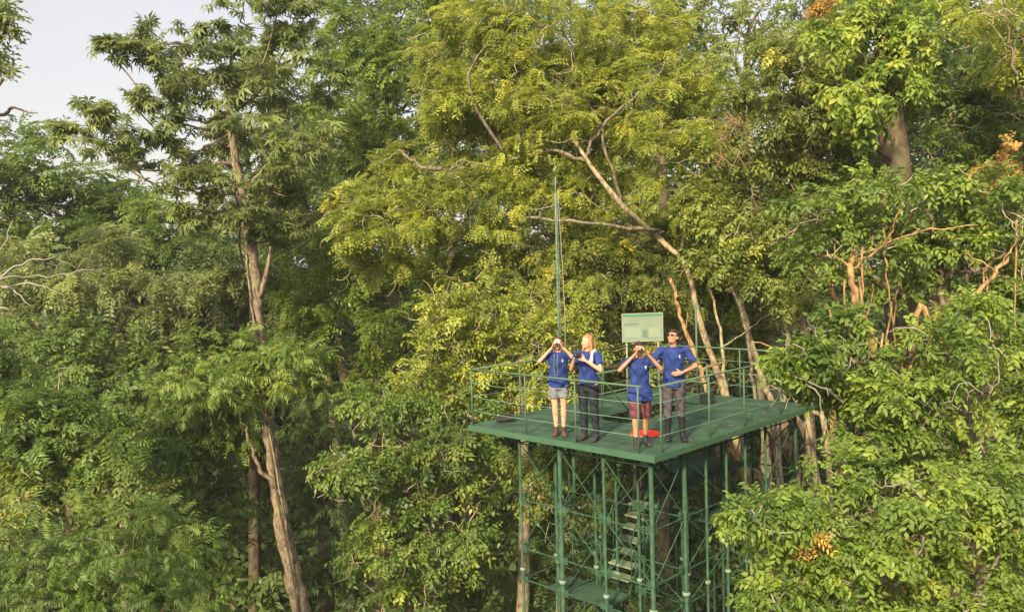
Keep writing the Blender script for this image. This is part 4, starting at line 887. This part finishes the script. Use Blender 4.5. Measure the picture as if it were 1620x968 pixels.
    for v in b.verts:
        z = v.co.z / s; a = math.atan2(v.co.y, v.co.x); v.co += v.normal * (.007 * math.sin(a * 5 + z * 23 + px) + .006 * math.sin(z * 31 - a * 4 + px) + .004 * math.sin(a * 13 + z * 47)) * (1 if z < 1.3 else .5)
    b.to_mesh(sh.data); b.free()
    # emblem on the left chest: a ring and a curved stroke
    e_ = Mesh(); ec = Vector((.078, 0, 1.305)) + lean * .9
    def onchest(x, z):
        hit, co, no, _ = sh.ray_cast(Vector((x, -1, z)) * s, Vector((0, 1, 0))); return (np.array(co) + np.array(no) * .003) if hit else np.array([x * s, -.12 * s, z * s])
    e_.tube([onchest(ec.x + .012 * math.sin(a), ec.z + .009 + .013 * math.cos(a)) for a in np.linspace(-.4, 4.2, 9)], .005 * s, 5)
    e_.tube([onchest(ec.x + .004 + x, ec.z + z) for x, z in ((.0, -.002), (-.010, -.016), (.002, -.025), (.013, -.022))], .004 * s, 5)
    q = e_.build('emblem', white_p); q.parent = R
    # lower garments
    g_ = bmesh.new(); kind = dress['legs']; top_z = dress.get('hem', .86) + .07
    loft(g_, [((0, 0, .80), .145, .105), ((0, 0, .87), .160, .112), ((0, 0, top_z), .148, .102)], 18)
    for k in 'RL':
        K_, A_ = J['_K' + k], J['_A' + k]
        if kind == 'shorts': loft(g_, [(HP[k] + Vector((0, 0, -.03)), .088, .095), (lerp(HP[k], K_, .35), .097, .100), (lerp(HP[k], K_, dress['len']), .092, .096)], 16)
        else:
            e = dress.get('end', .93); w2 = dress.get('cuff', .052)
            loft(g_, [(HP[k] + Vector((0, 0, .02)), .092, .098), (lerp(HP[k], K_, .15), .092, .097), (lerp(HP[k], K_, .4), .088, .092), (lerp(HP[k], K_, .9), .068, .072), (lerp(K_, A_, .25), .066, .070), (lerp(K_, A_, e), w2, w2 + .004)], 16)
    gm = fuse(g_, 'shorts' if kind == 'shorts' else 'trousers', dress['legmat'], R, .0095, 3, s)
    b = bmesh.new(); b.from_mesh(gm.data)
    for v in b.verts:
        z = v.co.z / s; v.co += v.normal * (.005 * math.sin(z * 46 + v.co.x * 30) + .004 * math.sin(v.co.x * 60))
    b.to_mesh(gm.data); b.free()
    for k in 'RL':
        sg = -1 if k == 'R' else 1; F_ = Vector(J['foot' + k]); K_, A_ = J['_K' + k], J['_A' + k]; b = bmesh.new(); bh = dress['boot']
        loft(b, [(F_ + Vector((0, .085, .03)), .036, .03), (F_ + Vector((0, .05, .045)), .042, .044), (F_ + Vector((0, -.02, .05)), .046, .048), (F_ + Vector((sg * .02, -.12, .032)), .052, .031), (F_ + Vector((sg * .026, -.185, .024)), .038, .022)], 14, ref=(1, 0, 0))
        loft(b, [(F_ + Vector((0, .03, .03)), .042, .048), (A_ + Vector((0, 0, .01)), .044, .050), (lerp(A_, K_, bh * .6), .052 if bh > .3 else .045, .056 if bh > .3 else .05), (lerp(A_, K_, bh), .066 if bh > .3 else .046, .070 if bh > .3 else .052)], 14)
        for v in b.verts: v.co.z = max(v.co.z, .002)
        fuse(b, 'boot' if bh > .3 else 'shoe', dress['bootmat'], R, .009, 2, s)
    R['_s'] = s
    bpy.context.view_layer.update()
    R.rotation_euler.z = rotz
    return R, s, head, H, HR
def place(o, R, rotz, world_local, s):           # top-level thing given in the person's local frame
    o.location = R.location; o.rotation_euler.z = rotz
def binoculars(R, rotz, s, H, label, at=(0, -.15, .02), sc_=1.0, aim=(0, -1, .12)):
    """two barrels, bridge, eyepieces and objective glass, in the person's frame"""
    t = empty('binoculars', R.location, label, 'binoculars'); t.rotation_euler.z = rotz
    c = np.array(H(*at)) * s; d = np.array(aim, float); d /= np.linalg.norm(d); x = np.cross(d, ZZ); x /= np.linalg.norm(x)
    a = Mesh()
    for sg in (-1, 1):
        o = c + x * sg * .032 * s
        a.tube([o - d * .055, o - d * .03, o - d * .02, o + d * .03, o + d * .035, o + d * .062], [.016, .017, .024, .026, .029, .030], 12)
    a.box(c - x * .02 - d * .03 - ZZ * .008, x * .04, d * .05, ZZ * .016)
    q = a.build('barrels', black_plastic); q.parent = t
    for sg in (-1, 1):
        o = c + x * sg * .032 * s; b = Mesh(); b.tube([o + d * .0625, o + d * .065], [.021, .019], 12); q = b.build('lens', lens_m); q.parent = t
    return t

G_ = 'people in blue shirts on the tower deck'
def upJ(**k):
    J = dict(elbowR=(-.315, -.10, 1.30), elbowL=(.315, -.10, 1.30), wristR=(-.085, -.165, 1.545), wristL=(.085, -.165, 1.545), handR=(-.055, -.20, 1.62), handL=(.055, -.20, 1.62),
             palmR=(1, -.2, 0), palmL=(-1, -.2, 0), footR=(-.075, 0, 0), footL=(.075, 0, 0), curl=.75)
    J.update(k); return J
# woman, far left: grey shorts, bare legs, looking through binoculars
rz = -.10
R1, s1, h1, H1, _ = person('person in grey shorts with bare legs, furthest left on the deck, raising binoculars', 886, 688, 533, rz,
    upJ(head=(0, -.10), footR=(-.06, .0, 0), footL=(.065, -.02, 0)), dict(hair='tied', hem=.85, legs='shorts', len=.62, legmat=grey_sh, boot=.16, bootmat=brown_b), skin_f, hair_b, G_)
binoculars(R1, rz, s1, H1, 'black binoculars held to the eyes by the person in grey shorts')
st = empty('neck_strap', R1.location, 'two thin olive cords hanging down the front of the person in grey shorts', 'strap'); st.rotation_euler.z = rz
m = Mesh(); shirt1 = [q for q in R1.children if q.name.startswith('shirt')][0]
def front(sh, x, z, s):
    hit, co, no, _ = sh.ray_cast(Vector((x * s, -1, z * s)), Vector((0, 1, 0))); return (np.array(co) + np.array([0, -.010, 0])) if hit else np.array([x * s, -.13 * s, z * s])
for x in (-.055, .0):
    m.tube([front(shirt1, x + .012 * math.sin(z * 9), z, s1) for z in np.linspace(1.42, 1.06, 9)], .0065, 5)
m.tube([front(shirt1, x, 1.06, s1) for x in (-.06, -.03, .0)], .0065, 5)
q = m.build('cord', strap_m); q.parent = st
# woman with long fair hair, turned to the left, holding a camera at her chin
rz = -.55
R2, s2, h2, H2, _ = person('person with long fair hair and dark trousers, second from left, turned aside', 933, 696, 530, rz,
    dict(elbowR=(-.24, -.12, 1.16), elbowL=(.27, -.10, 1.16), wristR=(-.10, -.27, 1.36), wristL=(.08, -.26, 1.33), handR=(-.03, -.30, 1.42), handL=(.02, -.31, 1.37), palmR=(1, 0, .2), palmL=(-1, 0, .3),
         footR=(-.10, 0, 0), footL=(.10, .02, 0), head=(-.35, -.05), curl=.9), dict(hair='long', hem=.93, legs='trousers', legmat=navy, boot=.16, bootmat=dark_b), skin_f, hair_l, G_)
cmr = empty('camera_body', R2.location, 'small dark camera held in front of the long-haired person\'s chin', 'camera'); cmr.name = 'handheld_camera'; cmr.rotation_euler.z = rz
m = Mesh(); c_ = np.array([-.01, -.335, 1.42]) * s2; m.box(c_ - [.06, .03, .04], [.12, 0, 0], [0, .05, 0], [0, 0, .08]); q = m.build('camera_case', black_plastic, smooth=False); q.parent = cmr
m = Mesh(); m.tube([c_ + [0, -.03, 0], c_ + [0, -.06, 0], c_ + [0, -.10, 0]], [.03, .032, .030], 12); q = m.build('lens', black_plastic); q.parent = cmr
tw_ = empty('neck_towel', R2.location, 'pale cloth slung over the shoulder of the long-haired person', 'towel'); tw_.rotation_euler.z = rz
shirt2 = [q for q in R2.children if q.name.startswith('shirt')][0]; m = Mesh()
m.tube([front(shirt2, .115, z, s2) + [0, -.006, 0] for z in np.linspace(1.40, 1.20, 6)], [.02, .026, .028, .028, .026, .018], 8); m.tube(curve([np.array([.12, -.04, 1.452]) * s2, np.array([.125, .02, 1.46]) * s2, np.array([.12, .085, 1.41]) * s2, np.array([.115, .115, 1.30]) * s2], 4), .026, 8)
m.tube(curve([front(shirt2, .115, 1.40, s2) + [0, -.006, 0], np.array([.12, -.04, 1.452]) * s2], 4), .024, 8); q = m.build('towel_cloth', pale_cloth); q.parent = tw_
# short haired person in maroon shorts, binoculars up
rz = .06
R3, s3, h3, H3, _ = person('person in maroon patterned shorts and long blue shirt nearest the deck corner, raising binoculars', 1014, 706, 541, rz,
    upJ(head=(0, .02), wide=1.05, elbowR=(-.335, -.08, 1.27), elbowL=(.335, -.08, 1.27), footR=(-.09, -.08, 0), footL=(.11, .10, 0)), dict(hair='short', hem=.76, legs='shorts', len=1.05, legmat=maroon, boot=.22, bootmat=dark_b), skin_t, hair_k, G_)
binoculars(R3, rz, s3, H3, 'black binoculars held to the eyes by the person in maroon shorts')
# tall man on the right looking up to the left
rz = -.10
R4, s4, h4, H4, _ = person('tallest person, dark short hair and black knee boots, rightmost on the deck, looking up', 1068, 696, 522, rz,
    dict(elbowR=(-.36, -.02, 1.20), elbowL=(.34, .03, 1.14), wristR=(-.40, -.16, 1.33), wristL=(.10, -.20, 1.07), handR=(-.42, -.22, 1.37), handL=(.02, -.22, 1.06), palmR=(.6, 0, -.6), palmL=(0, 1, .1),
         footR=(-.105, 0, 0), footL=(.115, -.02, 0), head=(-.65, -.28), wide=1.13, curl=.5), dict(hair='short', hem=.84, legs='trousers', legmat=brown_tr, end=.30, cuff=.078, boot=.72, bootmat=black_b), skin_t, hair_k, G_)
g_ = empty('sunglasses', R4.location, 'dark glasses worn by the tallest person', 'glasses'); g_.rotation_euler.z = rz
f_ = bmesh.new(); hh4 = Matrix.Rotation(-.65, 3, 'Z') @ Matrix.Rotation(-.28, 3, 'X')
for sg in (-1, 1): ell(f_, H4(sg * .032, -.094, .02), (.026, .005, .017), hh4)
bmesh.ops.scale(f_, vec=(s4,) * 3, verts=f_.verts); me = bpy.data.meshes.new('lenses'); f_.to_mesh(me); f_.free(); q = link('lenses', me, glass_k); q.parent = g_
m = Mesh(); m.tube([np.array(H4(x, y, .025)) * s4 for x, y in ((-.083, .02), (-.075, -.06), (-.055, -.092), (.055, -.092), (.075, -.06), (.083, .02))], .0035, 5); q = m.build('frame', glass_k); q.parent = g_
for q in C.objects:
    if '_s' in q: del q['_s']
